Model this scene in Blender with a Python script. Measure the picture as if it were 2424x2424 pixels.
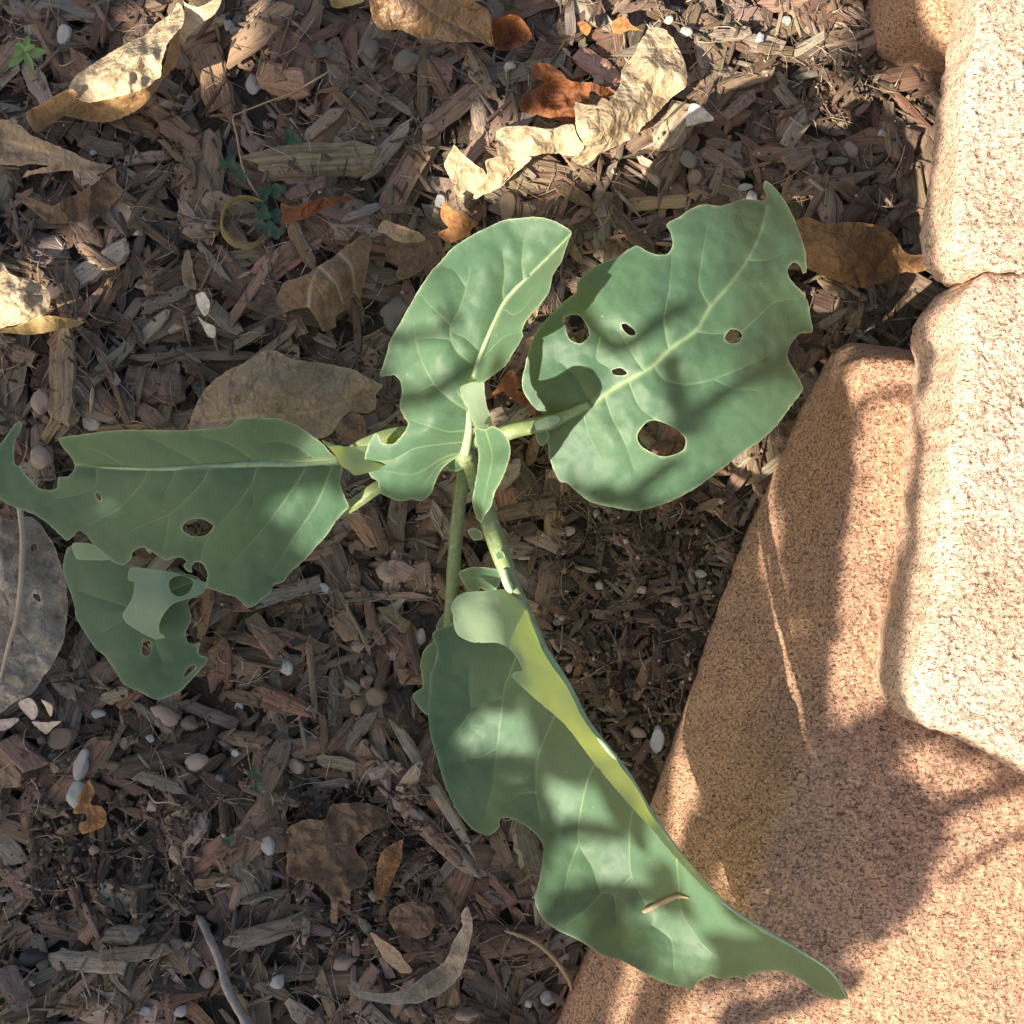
import bpy, math, random
import numpy as np
from mathutils import Vector, Matrix
from mathutils.geometry import delaunay_2d_cdt

random.seed(7)
RNG = np.random.default_rng(7)
scene = bpy.context.scene
for o in list(bpy.data.objects):
    bpy.data.objects.remove(o)
COL = scene.collection

# ------------------------------------------------------------------ camera, sky, sun, exposure
H, S, PX = 0.60, 0.55, 2424.0            # camera height, metres across the frame at ground level, photo pixels
cam_d = bpy.data.cameras.new('camera')
cam_d.angle = 2 * math.atan(S / 2 / H)
cam_d.clip_start = 0.01
cam_d.clip_end = 100
cam = bpy.data.objects.new('camera', cam_d)
cam.location = (0, 0, H)
COL.objects.link(cam)
scene.camera = cam

ELEV, AZ = math.radians(38), math.atan2(-0.643, -0.766)   # sun from the lower left of the picture
SUN = Vector((math.cos(AZ) * math.cos(ELEV), math.sin(AZ) * math.cos(ELEV), math.sin(ELEV)))
world = bpy.data.worlds.new('World')
scene.world = world
world.use_nodes = True
wn = world.node_tree.nodes
wn.clear()
sky = wn.new('ShaderNodeTexSky')
sky.sky_type = 'NISHITA'
sky.sun_disc = False
sky.sun_elevation = ELEV
sky.sun_rotation = math.atan2(SUN.x, SUN.y)
sky.dust_density = 3.0
sky.ozone_density = 0.6
bg = wn.new('ShaderNodeBackground')
bg.inputs['Strength'].default_value = 0.095
wo = wn.new('ShaderNodeOutputWorld')
world.node_tree.links.new(sky.outputs[0], bg.inputs[0])
world.node_tree.links.new(bg.outputs[0], wo.inputs[0])
sun_d = bpy.data.lights.new('sun', 'SUN')
sun_d.energy = 5.0
sun_d.angle = math.radians(0.53)
sun_d.color = (1.0, 0.92, 0.80)
sun = bpy.data.objects.new('sun', sun_d)
sun.rotation_euler = SUN.to_track_quat('Z', 'Y').to_euler()
sun.location = SUN * 5
COL.objects.link(sun)
vs = scene.view_settings
vs.view_transform = 'Standard'
vs.look = 'None'
vs.gamma = 1.0
vs.use_curve_mapping = False
vs.exposure = 1.38
vs.use_white_balance = True
vs.white_balance_temperature = 6850
scene.cycles.max_bounces = 5
scene.cycles.diffuse_bounces = 3
scene.cycles.glossy_bounces = 2
scene.cycles.transmission_bounces = 3

# ------------------------------------------------------------------ helpers
def W(px, py, z):
    s = S / PX * (H - z) / H
    return ((px - 1212.0) * s, (1212.0 - py) * s, z)

CR = dict(c1=(0, 0, 700), c2=(600, 0, 700), c3=(1150, 0, 700), c4=(1724, 0, 700), c5=(0, 600, 700), c6=(600, 600, 700),
          c7=(1150, 600, 800), c8=(1724, 600, 700), c9=(0, 1200, 700), cD=(600, 1200, 700), cG=(1200, 1200, 700),
          cI=(1724, 1200, 700), cE=(0, 1724, 700), cF=(600, 1724, 700), cH=(1200, 1724, 700), cJ=(1724, 1724, 700))

def P(c, *flat):
    """photo points measured in an enlarged crop -> photo pixels"""
    ox, oy, w = CR[c]
    k = w / 1932.0
    return [(ox + k * flat[i], oy + k * flat[i + 1]) for i in range(0, len(flat), 2)]

def L2(*flat):
    return [(flat[i], flat[i + 1]) for i in range(0, len(flat), 2)]

def empty(name, loc, label, cat, group=None):
    o = bpy.data.objects.new(name, None)
    o.empty_display_size = 0.02
    o.location = loc
    COL.objects.link(o)
    tag(o, label, cat, group)
    return o

def tag(o, label=None, cat=None, group=None, kind=None):
    if label: o['label'] = label
    if cat: o['category'] = cat
    if group: o['group'] = group
    if kind: o['kind'] = kind
    return o

def mesh_obj(name, verts, faces, mat, parent=None, smooth=True, attrs=None):
    me = bpy.data.meshes.new(name)
    v = np.asarray(verts, dtype=float)
    if parent is not None:
        pl = parent
        while pl is not None:
            v = v - np.array(pl.location)
            pl = pl.parent
    me.from_pydata(v.tolist(), [], faces if isinstance(faces, list) else faces.tolist())
    if smooth:
        me.polygons.foreach_set('use_smooth', [True] * len(me.polygons))
    for an, (ty, data) in (attrs or {}).items():
        at = me.attributes.new(an, ty, 'POINT')
        key = {'FLOAT': 'value', 'FLOAT_VECTOR': 'vector', 'FLOAT_COLOR': 'color'}[ty]
        at.data.foreach_set(key, np.asarray(data, dtype=np.float32).ravel())
    if mat: me.materials.append(mat)
    me.update()
    o = bpy.data.objects.new(name, me)
    COL.objects.link(o)
    if parent is not None: o.parent = parent
    return o

_tab = RNG.random((64, 64, 64)).astype(np.float32)
def vnoise(p, scale, seed=0):
    """value noise in -1..1 for (n,3) points"""
    q = np.asarray(p, dtype=float) * scale + np.array([seed * 7.31 + 100, seed * 3.17 + 100, seed * 5.71 + 100])
    i = np.floor(q).astype(int); f = q - i; f = f * f * (3 - 2 * f)
    r = 0
    for a in (0, 1):
        wa = f[:, 0] if a else 1 - f[:, 0]
        for b in (0, 1):
            wb = f[:, 1] if b else 1 - f[:, 1]
            for c in (0, 1):
                wc = f[:, 2] if c else 1 - f[:, 2]
                r = r + wa * wb * wc * _tab[(i[:, 0] + a) % 64, (i[:, 1] + b) % 64, (i[:, 2] + c) % 64]
    return r * 2 - 1

def inpoly(pts, poly):
    pts = np.asarray(pts, float); poly = np.asarray(poly, float)
    x, y = pts[:, 0], pts[:, 1]
    ins = np.zeros(len(pts), bool)
    j = len(poly) - 1
    for i in range(len(poly)):
        xi, yi = poly[i]; xj, yj = poly[j]
        if yi != yj:
            c = ((yi > y) != (yj > y)) & (x < (xj - xi) * (y - yi) / (yj - yi) + xi)
            ins ^= c
        j = i
    return ins

def segdist(pts, a, b):
    d = np.full(len(pts), 1e9)
    for p0, p1 in zip(a, b):
        v = p1 - p0
        l2 = float(v @ v) or 1e-9
        t = np.clip(((pts - p0) @ v) / l2, 0, 1)
        d = np.minimum(d, np.hypot(*(pts - p0 - t[:, None] * v).T))
    return d

def catmull(poly, step, closed=True, tens=0.42):
    p = np.asarray(poly, float); n = len(p); out = []
    for i in range(n if closed else n - 1):
        g = (lambda k: p[k % n]) if closed else (lambda k: p[min(max(k, 0), n - 1)])
        p0, p1, p2, p3 = g(i - 1), g(i), g(i + 1), g(i + 2)
        ln = np.hypot(*(p2 - p1)); m = max(1, int(round(ln / step)))
        a = np.hypot(*(p1 - p0)) + 1e-6; c = np.hypot(*(p3 - p2)) + 1e-6
        t1 = (p2 - p0) / (ln + a) * ln * tens * 2
        t2 = (p3 - p1) / (ln + c) * ln * tens * 2
        for k in range(m):
            t = k / m
            out.append((2*t**3 - 3*t*t + 1) * p1 + (t**3 - 2*t*t + t) * t1 + (-2*t**3 + 3*t*t) * p2 + (t**3 - t*t) * t2)
    if not closed: out.append(p[-1])
    return np.array(out)

def tps(ctrl):
    c = np.asarray(ctrl, float)
    if len(c) < 3:
        z0 = c[0, 2]
        return lambda q: np.full(len(q), z0)
    xy = c[:, :2] / 500.0
    def K(a, b):
        r2 = ((a[:, None, :] - b[None]) ** 2).sum(-1)
        return 0.5 * r2 * np.log(r2 + 1e-9)
    n = len(c)
    A = np.zeros((n + 3, n + 3))
    A[:n, :n] = K(xy, xy) + np.eye(n) * 2e-3
    A[:n, n] = 1; A[:n, n+1:] = xy
    A[n, :n] = 1; A[n+1:, :n] = xy.T
    w = np.linalg.lstsq(A, np.concatenate([c[:, 2], [0, 0, 0]]), rcond=None)[0]
    def f(q):
        q = np.asarray(q, float) / 500.0
        return K(q, xy) @ w[:n] + w[n] + q @ w[n+1:]
    return f

def patch(poly, ctrl, holes=(), veins=(), under=False, spacing=9, step=6, rimw=2.5, ripple=0.0006, pucker=0.0018,
          crumple=0.0, cs=120, seed=0, zbase=0.0, jag=1.2, rag=0.0, curl=0.0):
    """a piece of leaf blade: photo outline + height field -> verts, tris, vein, rim"""
    b = catmull(poly, step)
    rs = np.random.default_rng(seed + 11)
    b = b + rs.normal(0, jag * 0.35, b.shape)
    if rag:
        t = np.roll(b, -1, 0) - np.roll(b, 1, 0)
        nb = np.stack([-t[:, 1], t[:, 0]], 1) / (np.hypot(*t.T)[:, None] + 1e-6)
        q = np.column_stack([b, np.zeros(len(b))])
        b = b + nb * (rag * (0.7 * vnoise(q, 1 / 38, seed + 8) + 0.5 * np.abs(vnoise(q, 1 / 15, seed + 9))))[:, None]
    loops = [b] + [catmull(h, 4) for h in holes]
    pts, edges = [], []
    for lp in loops:
        s = len(pts)
        pts += lp.tolist()
        edges += [(s + i, s + (i + 1) % len(lp)) for i in range(len(lp))]
    A = np.concatenate(loops); B = np.concatenate([np.roll(l, -1, 0) for l in loops])
    def inside(q):
        m = inpoly(q, b)
        for l in loops[1:]: m &= ~inpoly(q, l)
        return m
    extra = []
    for lp in loops:                                    # a row just inside every edge, for the pale rim
        t = np.roll(lp, -1, 0) - np.roll(lp, 1, 0)
        nrm = np.stack([-t[:, 1], t[:, 0]], 1) / (np.hypot(*t.T)[:, None] + 1e-6)
        extra += [lp + nrm * rimw * 1.3, lp - nrm * rimw * 1.3]
    vsegs = []
    for vn in veins:
        w0, line = vn[0], catmull(vn[1], 7, closed=False)
        n = len(line)
        t = np.gradient(line, axis=0)
        nrm = np.stack([-t[:, 1], t[:, 0]], 1) / (np.hypot(*t.T)[:, None] + 1e-6)
        ww = w0 * np.linspace(1, 0.45, n)[:, None]
        extra += [line, line + nrm * ww, line - nrm * ww, line + nrm * ww * 2.2, line - nrm * ww * 2.2]
        vsegs.append((w0, line))
    x0, y0 = b.min(0); x1, y1 = b.max(0)
    gx, gy = np.meshgrid(np.arange(x0, x1, spacing), np.arange(y0, y1, spacing * 0.87))
    gx[1::2] += spacing / 2
    g = np.stack([gx.ravel(), gy.ravel()], 1) + rs.normal(0, spacing * 0.08, (gx.size, 2))
    ex = np.concatenate(extra)
    ex = ex[inside(ex)]
    ex = ex[segdist(ex, A, B) > 1.6]
    g = g[inside(g)]
    g = g[segdist(g, A, B) > spacing * 0.6]
    if vsegs and len(g):
        va = np.concatenate([l[:-1] for _, l in vsegs]); vb = np.concatenate([l[1:] for _, l in vsegs])
        g = g[segdist(g, va, vb) > 5]
    allp = pts + ex.tolist() + g.tolist()
    res = delaunay_2d_cdt([Vector(p) for p in allp], edges, [], 0, 0.05)
    v2 = np.array([tuple(v) for v in res[0]]); f = np.array([t for t in res[2] if len(t) == 3], int)
    f = f[inside(v2[f].mean(1))]
    used = np.unique(f); remap = np.full(len(v2), -1); remap[used] = np.arange(len(used))
    v2 = v2[used]; f = remap[f]
    z = tps(ctrl)(v2)
    p3 = np.column_stack([v2, np.zeros(len(v2))])
    z = z + ripple * vnoise(p3, 1 / 60, seed) + ripple * 0.4 * vnoise(p3, 1 / 22, seed + 1)
    if crumple:
        n1 = vnoise(p3, 1 / cs, seed + 2); n2 = vnoise(p3, 2.3 / cs, seed + 3); n3 = vnoise(p3, 5 / cs, seed + 4)
        z = z + crumple * (0.9 * (1 - 2 * np.abs(n1)) + 0.5 * (1 - 2 * np.abs(n2)) + 0.22 * n3)
    vein = np.zeros(len(v2)); dv = np.full(len(v2), 1e9)
    for w0, line in vsegs:
        d = segdist(v2, line[:-1], line[1:])
        tt = np.clip(np.hypot(*(v2 - line[0]).T) / (np.hypot(*(line[-1] - line[0])) + 1), 0, 1)
        ww = w0 if w0 >= 4 else w0 * 0.68
        vein = np.maximum(vein, np.exp(-(d / (ww * (1 - 0.5 * tt))) ** 2) * (1 - 0.6 * tt) * (1.0 if w0 >= 4 else 0.62))
        dv = np.minimum(dv, d)
    if vsegs: z = z + pucker * (1 - np.exp(-dv / 35.0)) * (-1 if under else 1)
    rim = np.exp(-(segdist(v2, A, B) / rimw) ** 2)
    if curl:
        de = segdist(v2, A, B)
        z = z + curl * np.exp(-(de / 22.0) ** 2) * np.clip(vnoise(p3, 1 / 95, seed + 10) + 0.35, -0.3, 1.3)
    z = z + zbase
    s = S / PX * (H - z) / H
    v3 = np.column_stack([(v2[:, 0] - 1212) * s, (1212 - v2[:, 1]) * s, z])
    t = v3[f]
    cz = (t[:, 1, 0] - t[:, 0, 0]) * (t[:, 2, 1] - t[:, 0, 1]) - (t[:, 1, 1] - t[:, 0, 1]) * (t[:, 2, 0] - t[:, 0, 0])
    flip = (cz < 0) ^ bool(under)
    f[flip] = f[flip][:, ::-1]
    return v3, f, vein, rim

def join_patches(name, patches, mat, parent=None):
    vs_, fs_, ve, ri, n = [], [], [], [], 0
    for v, f, a, r in patches:
        vs_.append(v); fs_.append(f + n); ve.append(a); ri.append(r); n += len(v)
    return mesh_obj(name, np.concatenate(vs_), np.concatenate(fs_), mat, parent,
                    attrs={'vein': ('FLOAT', np.concatenate(ve)), 'rim': ('FLOAT', np.concatenate(ri))})

def tube_geo(path, radii, sides=10, flat=1.0, close=True):
    p = np.asarray(path, float); n = len(p)
    r = np.asarray(radii, float) if np.ndim(radii) else np.full(n, radii)
    V, F = [], []
    up = np.array([0.0, 0, 1])
    for i in range(n):
        t = p[min(i + 1, n - 1)] - p[max(i - 1, 0)]
        t = t / (np.linalg.norm(t) + 1e-9)
        a = up if abs(t[2]) < 0.95 else np.array([1.0, 0, 0])
        s_ = np.cross(t, a); s_ /= np.linalg.norm(s_); u = np.cross(s_, t)
        for k in range(sides):
            th = 2 * math.pi * k / sides
            V.append(p[i] + r[i] * (math.cos(th) * s_ + flat * math.sin(th) * u))
    for i in range(n - 1):
        for k in range(sides):
            k2 = (k + 1) % sides
            F.append([i * sides + k, i * sides + k2, (i + 1) * sides + k2, (i + 1) * sides + k])
    if close:
        F.append(list(range(sides))[::-1]); F.append([(n - 1) * sides + k for k in range(sides)])
    return np.array(V), F

def smooth3(path, m=6):
    p = np.asarray(path, float); n = len(p); out = []
    for i in range(n - 1):
        p0, p1, p2, p3 = p[max(i-1, 0)], p[i], p[i+1], p[min(i+2, n-1)]
        for k in range(m):
            t = k / m
            out.append(0.5 * (2*p1 + (p2-p0)*t + (2*p0-5*p1+4*p2-p3)*t*t + (3*p1-p0-3*p2+p3)*t**3))
    out.append(p[-1])
    return np.array(out)

def seed_of(pts): return (sum(p[0] for p in pts) % 97) * 0.37
def px_tube(name, pts, mat, parent=None, sides=10, flat=1.0, m=6, wob=0.0):
    """pts: (px, py, z, radius in metres)"""
    a = smooth3(pts, m)
    c = np.array([W(x, y, z) for x, y, z, _ in a])
    r = np.maximum(a[:, 3], 0.0002)
    if wob: r = r * (1 + wob * vnoise(c, 120, 3)); c = c + 0.4 * wob * r[:, None] * np.column_stack([vnoise(c, 90, 5), vnoise(c, 90, 6), vnoise(c, 90, 7)])
    if name in ('petiole', 'stem'): sides = 24
    v, f = tube_geo(c, r, sides, flat)
    if name in ('petiole', 'stem'):                     # ribbed skin, swelling and wandering a little
        k = np.arange(len(v)) % sides; cc = np.repeat(c, sides, 0); ph = seed_of(pts)
        m_ = 1 + 0.055 * np.cos(k / sides * 2 * math.pi * 5 + ph) + 0.03 * np.cos(k / sides * 2 * math.pi * 9 + 2 * ph) + 0.06 * vnoise(cc, 90, 4)
        v = cc + (v - cc) * m_[:, None]
    return mesh_obj(name, v, f, mat, parent)

# ------------------------------------------------------------------ materials
def new_mat(name):
    m = bpy.data.materials.new(name)
    m.use_nodes = True
    nt = m.node_tree
    bs = nt.nodes['Principled BSDF']
    return m, nt, bs

class NT:
    """small node-graph writer"""
    def __init__(self, nt): self.nt = nt
    def n(self, t, **kw):
        nd = self.nt.nodes.new(t)
        for k, v in kw.items(): setattr(nd, k, v)
        return nd
    def put(self, sock, v):
        if isinstance(v, bpy.types.NodeSocket): self.nt.links.new(v, sock)
        elif isinstance(v, (tuple, list)) and len(v) == 3 and sock.type == 'RGBA': sock.default_value = (*v, 1)
        else: sock.default_value = v
    def math(self, op, a, b=0.0, clamp=False):
        nd = self.n('ShaderNodeMath', operation=op, use_clamp=clamp)
        self.put(nd.inputs[0], a); self.put(nd.inputs[1], b)
        return nd.outputs[0]
    def mix(self, f, a, b, mode='MIX'):
        nd = self.n('ShaderNodeMix', data_type='RGBA', blend_type=mode)
        self.put(nd.inputs[0], f); self.put(nd.inputs[6], a); self.put(nd.inputs[7], b)
        return nd.outputs[2]
    def noise(self, vec, scale, detail=3, rough=0.55):
        nd = self.n('ShaderNodeTexNoise')
        if vec is not None: self.put(nd.inputs['Vector'], vec)
        nd.inputs['Scale'].default_value = scale; nd.inputs['Detail'].default_value = detail
        nd.inputs['Roughness'].default_value = rough
        return nd.outputs['Fac']
    def vor(self, vec, scale, feature='F1'):
        nd = self.n('ShaderNodeTexVoronoi', feature=feature)
        if vec is not None: self.put(nd.inputs['Vector'], vec)
        nd.inputs['Scale'].default_value = scale
        return nd.outputs['Distance']
    def ramp(self, f, *stops):
        nd = self.n('ShaderNodeValToRGB')
        self.put(nd.inputs[0], f)
        el = nd.color_ramp.elements
        for i, (p, c) in enumerate(stops):
            e = el[i] if i < 2 else el.new(p)
            e.position = p
            e.color = (*c, 1) if isinstance(c, tuple) else (c, c, c, 1)
        return nd.outputs[0]
    def bump(self, h, strength, dist, nrm=None):
        nd = self.n('ShaderNodeBump')
        nd.inputs['Strength'].default_value = strength; nd.inputs['Distance'].default_value = dist
        self.put(nd.inputs['Height'], h)
        if nrm is not None: self.put(nd.inputs['Normal'], nrm)
        return nd.outputs[0]
    def obj(self): return self.n('ShaderNodeTexCoord').outputs['Object']
    def attr(self, name, out='Fac'): return self.n('ShaderNodeAttribute', attribute_name=name).outputs[out]
    def vmul(self, v, s):
        nd = self.n('ShaderNodeVectorMath', operation='MULTIPLY')
        self.put(nd.inputs[0], v); nd.inputs[1].default_value = s
        return nd.outputs[0]
    def vadd(self, a, b):
        nd = self.n('ShaderNodeVectorMath', operation='ADD')
        self.put(nd.inputs[0], a); self.put(nd.inputs[1], b)
        return nd.outputs[0]

def leaf_mat(name, top, top2, vein, under, trans, tw=0.32):
    m, nt, bs = new_mat(name); g = NT(nt)
    co = g.obj()
    big = g.ramp(g.noise(co, 28, 3), (0.3, 0.0), (0.7, 1.0))
    c = g.mix(big, top, top2)
    fine = g.vor(g.vadd(co, g.vmul(co, (0.0, 0.0, 0.0))), 230, 'DISTANCE_TO_EDGE')
    net = g.ramp(fine, (0.0, 1.0), (0.10, 0.0))
    c = g.mix(g.math('MULTIPLY', net, 0.05), c, vein)
    wax = g.ramp(g.noise(co, 900, 2), (0.35, 0.0), (0.8, 1.0))
    c = g.mix(g.math('MULTIPLY', wax, 0.12), c, (0.26, 0.36, 0.30))
    geo = g.n('ShaderNodeNewGeometry')
    uc = g.mix(big, under, tuple(x * 0.85 for x in under))
    c = g.mix(geo.outputs['Backfacing'], c, uc)
    c = g.mix(g.math('MULTIPLY', g.attr('vein'), 0.9), c, vein)
    rn = g.ramp(g.noise(co, 160, 3, 0.7), (0.3, 0.15), (0.65, 0.95))
    c = g.mix(g.math('MULTIPLY', g.attr('rim'), rn), c, (0.50, 0.56, 0.33))
    spk = g.ramp(g.noise(co, 380, 2, 0.5), (0.74, 0.0), (0.78, 0.6))
    c = g.mix(spk, c, (0.36, 0.40, 0.27))
    g.put(bs.inputs['Base Color'], c)
    bs.inputs['Roughness'].default_value = 0.52
    bs.inputs['Specular IOR Level'].default_value = 0.35
    bs.inputs['Sheen Weight'].default_value = 0.12
    bs.inputs['Sheen Roughness'].default_value = 0.5
    h = g.math('ADD', g.math('MULTIPLY', g.noise(co, 160, 3), 0.6), g.math('MULTIPLY', g.ramp(fine, (0.0, 0.0), (0.3, 1.0)), 0.16))
    g.put(bs.inputs['Normal'], g.bump(h, 0.32, 0.0008))
    tr = g.n('ShaderNodeBsdfTranslucent')
    g.put(tr.inputs['Color'], g.mix(g.attr('vein'), trans, (0.62, 0.68, 0.25)))
    mx = g.n('ShaderNodeMixShader')
    mx.inputs[0].default_value = tw
    nt.links.new(bs.outputs[0], mx.inputs[1]); nt.links.new(tr.outputs[0], mx.inputs[2])
    nt.links.new(mx.outputs[0], nt.nodes['Material Output'].inputs[0])
    return m

M_LEAF = leaf_mat('brassica_leaf', (0.042, 0.114, 0.068), (0.078, 0.170, 0.090), (0.36, 0.47, 0.22), (0.31, 0.41, 0.265), (0.50, 0.58, 0.07), 0.36)
M_CLOVER = leaf_mat('clover_leaf', (0.035, 0.085, 0.05), (0.045, 0.10, 0.055), (0.10, 0.17, 0.09), (0.08, 0.14, 0.08), (0.12, 0.22, 0.05))
M_WEED = leaf_mat('weed_leaf', (0.19, 0.31, 0.09), (0.24, 0.37, 0.11), (0.25, 0.4, 0.12), (0.18, 0.28, 0.1), (0.3, 0.5, 0.08))
M_TREE = leaf_mat('added_shade_tree_leaf', (0.05, 0.11, 0.03), (0.07, 0.13, 0.03), (0.2, 0.3, 0.1), (0.1, 0.16, 0.06), (0.1, 0.2, 0.03), 0.12)

def stem_mat(name, c1, c2):
    m, nt, bs = new_mat(name); g = NT(nt)
    co = g.obj()
    c = g.mix(g.ramp(g.noise(co, 60, 4), (0.35, 0.0), (0.65, 1.0)), c1, c2)
    c = g.mix(g.math('MULTIPLY', g.ramp(g.noise(co, 420, 2), (0.5, 0.0), (0.7, 1.0)), 0.4), c, (0.38, 0.43, 0.28))
    c = g.mix(g.math('MULTIPLY', g.ramp(g.noise(co, 150, 3), (0.58, 0.0), (0.72, 1.0)), 0.45), c, (0.15, 0.13, 0.06))
    g.put(bs.inputs['Base Color'], c)
    bs.inputs['Roughness'].default_value = 0.5
    g.put(bs.inputs['Normal'], g.bump(g.noise(co, 300, 3), 0.3, 0.0008))
    return m
M_STEM = stem_mat('green_petiole', (0.14, 0.19, 0.07), (0.205, 0.25, 0.105))
M_RIB = stem_mat('pale_midrib', (0.22, 0.31, 0.16), (0.29, 0.38, 0.21))
M_NODE = stem_mat('pale_axil', (0.40, 0.50, 0.26), (0.48, 0.56, 0.34))

def dead_mat(name, c1, c2, dark, veinc=(0.5, 0.38, 0.24), rough=0.6, tw=0.12, spec=0.3):
    m, nt, bs = new_mat(name); g = NT(nt)
    co = g.obj()
    wob = g.n('ShaderNodeTexNoise'); wob.inputs['Scale'].default_value = 120; g.put(wob.inputs['Vector'], co)
    cw = g.vadd(co, g.vmul(wob.outputs['Color'], (0.006, 0.006, 0.006)))
    c = g.mix(g.ramp(g.noise(co, 42, 4, 0.65), (0.38, 0.0), (0.62, 1.0)), c1, c2)
    c = g.mix(g.math('MULTIPLY', g.ramp(g.noise(co, 120, 5, 0.72), (0.50, 0.0), (0.62, 1.0)), 0.8), c, dark)
    c = g.mix(g.math('MULTIPLY', g.ramp(g.noise(co, 700, 3, 0.7), (0.5, 0.0), (0.66, 1.0)), 0.5), c, dark)
    net = g.vor(cw, 95, 'DISTANCE_TO_EDGE'); net2 = g.vor(cw, 270, 'DISTANCE_TO_EDGE')
    c = g.mix(g.math('MULTIPLY', g.ramp(net, (0.0, 1.0), (0.07, 0.0)), 0.35), c, dark)
    c = g.mix(g.math('MULTIPLY', g.ramp(net2, (0.0, 1.0), (0.12, 0.0)), 0.22), c, dark)
    c = g.mix(g.math('MULTIPLY', g.attr('vein'), 0.8), c, veinc)
    c = g.mix(g.math('MULTIPLY', g.attr('rim'), 0.3), c, tuple(min(1, x * 1.5) for x in c1))
    g.put(bs.inputs['Base Color'], c)
    bs.inputs['Roughness'].default_value = rough
    bs.inputs['Specular IOR Level'].default_value = spec
    h = g.math('ADD', g.noise(co, 130, 5, 0.7), g.math('ADD', g.math('MULTIPLY', g.ramp(net, (0.0, 0.0), (0.2, 1.0)), 0.35), g.math('MULTIPLY', net2, 0.5)))
    g.put(bs.inputs['Normal'], g.bump(h, 0.8, 0.0022))
    tr = g.n('ShaderNodeBsdfTranslucent'); g.put(tr.inputs['Color'], tuple(min(1, x * 1.4) for x in c1))
    mx = g.n('ShaderNodeMixShader'); mx.inputs[0].default_value = tw
    nt.links.new(bs.outputs[0], mx.inputs[1]); nt.links.new(tr.outputs[0], mx.inputs[2])
    nt.links.new(mx.outputs[0], nt.nodes['Material Output'].inputs[0])
    return m
DM = {
 'cream':  dead_mat('dead_leaf_cream', (0.60, 0.475, 0.31), (0.47, 0.35, 0.215), (0.25, 0.165, 0.09), tw=0.16),
 'amber':  dead_mat('dead_leaf_amber', (0.43, 0.27, 0.13), (0.35, 0.20, 0.09), (0.19, 0.10, 0.045), tw=0.18),
 'tan':    dead_mat('dead_leaf_tan', (0.43, 0.30, 0.175), (0.33, 0.24, 0.155), (0.16, 0.115, 0.08)),
 'greytan':dead_mat('dead_leaf_grey_tan', (0.50, 0.42, 0.32), (0.30, 0.235, 0.17), (0.15, 0.115, 0.085), (0.45, 0.36, 0.26)),
 'brown':  dead_mat('dead_leaf_brown', (0.28, 0.175, 0.095), (0.21, 0.13, 0.072), (0.11, 0.07, 0.045), (0.6, 0.46, 0.3)),
 'gloss':  dead_mat('dead_leaf_glossy_brown', (0.27, 0.15, 0.06), (0.21, 0.11, 0.045), (0.10, 0.05, 0.025), (0.42, 0.28, 0.13), 0.32, 0.12, 0.6),
 'red':    dead_mat('dead_leaf_red_brown', (0.26, 0.092, 0.028), (0.16, 0.055, 0.022), (0.06, 0.025, 0.015), (0.3, 0.14, 0.06)),
 'orange': dead_mat('dead_leaf_orange', (0.42, 0.20, 0.065), (0.34, 0.15, 0.05), (0.20, 0.08, 0.03), (0.5, 0.3, 0.14)),
 'rust':   dead_mat('dead_leaf_rust', (0.30, 0.155, 0.06), (0.22, 0.11, 0.045), (0.11, 0.06, 0.03), (0.14, 0.07, 0.035)),
 'mud':    dead_mat('dead_leaf_rotten', (0.22, 0.135, 0.075), (0.165, 0.10, 0.058), (0.075, 0.048, 0.03), (0.2, 0.13, 0.08)),
 'yellow': dead_mat('dead_leaf_yellow', (0.46, 0.35, 0.14), (0.38, 0.27, 0.12), (0.22, 0.12, 0.05), tw=0.25),
}

def wood_mat(name, single):
    m, nt, bs = new_mat(name); g = NT(nt)
    lc = g.attr('lc', 'Vector')
    if single:
        oi = g.n('ShaderNodeObjectInfo')
        tint = oi.outputs['Color']
        off = g.n('ShaderNodeCombineXYZ'); g.put(off.inputs[0], g.math('MULTIPLY', oi.outputs['Random'], 37.0)); g.put(off.inputs[1], g.math('MULTIPLY', oi.outputs['Random'], 91.0))
        lc = g.vadd(lc, off.outputs[0])
    else:
        tint = g.attr('tint', 'Color')
    grain = g.noise(g.vmul(lc, (1.3, 11.0, 11.0)), 1.0, 3, 0.7)
    streak = g.noise(g.vmul(lc, (0.7, 4.0, 4.0)), 1.0, 2)
    blot = g.noise(g.vmul(lc, (0.9, 6.5, 6.5)), 1.0, 2, 0.5)
    c = g.mix(1.0, tint, g.ramp(grain, (0.28, 0.42), (0.52, 1.0), (0.75, 1.32)), 'MULTIPLY')
    c = g.mix(g.math('MULTIPLY', g.ramp(streak, (0.4, 0.0), (0.7, 1.0)), 0.35), c, g.mix(0.5, tint, (0.34, 0.29, 0.25)))
    c = g.mix(g.math('MULTIPLY', g.ramp(blot, (0.58, 0.0), (0.74, 1.0)), 0.7), c, (0.05, 0.034, 0.026))
    g.put(bs.inputs['Base Color'], c)
    bs.inputs['Roughness'].default_value = 0.82
    bs.inputs['Specular IOR Level'].default_value = 0.25
    g.put(bs.inputs['Normal'], g.bump(g.math('ADD', grain, g.math('MULTIPLY', blot, 0.4)), 0.75, 0.0012))
    return m
M_WOOD = wood_mat('weathered_wood_chip', True)
M_WOODS = wood_mat('weathered_wood_chip_bulk', False)

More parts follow.
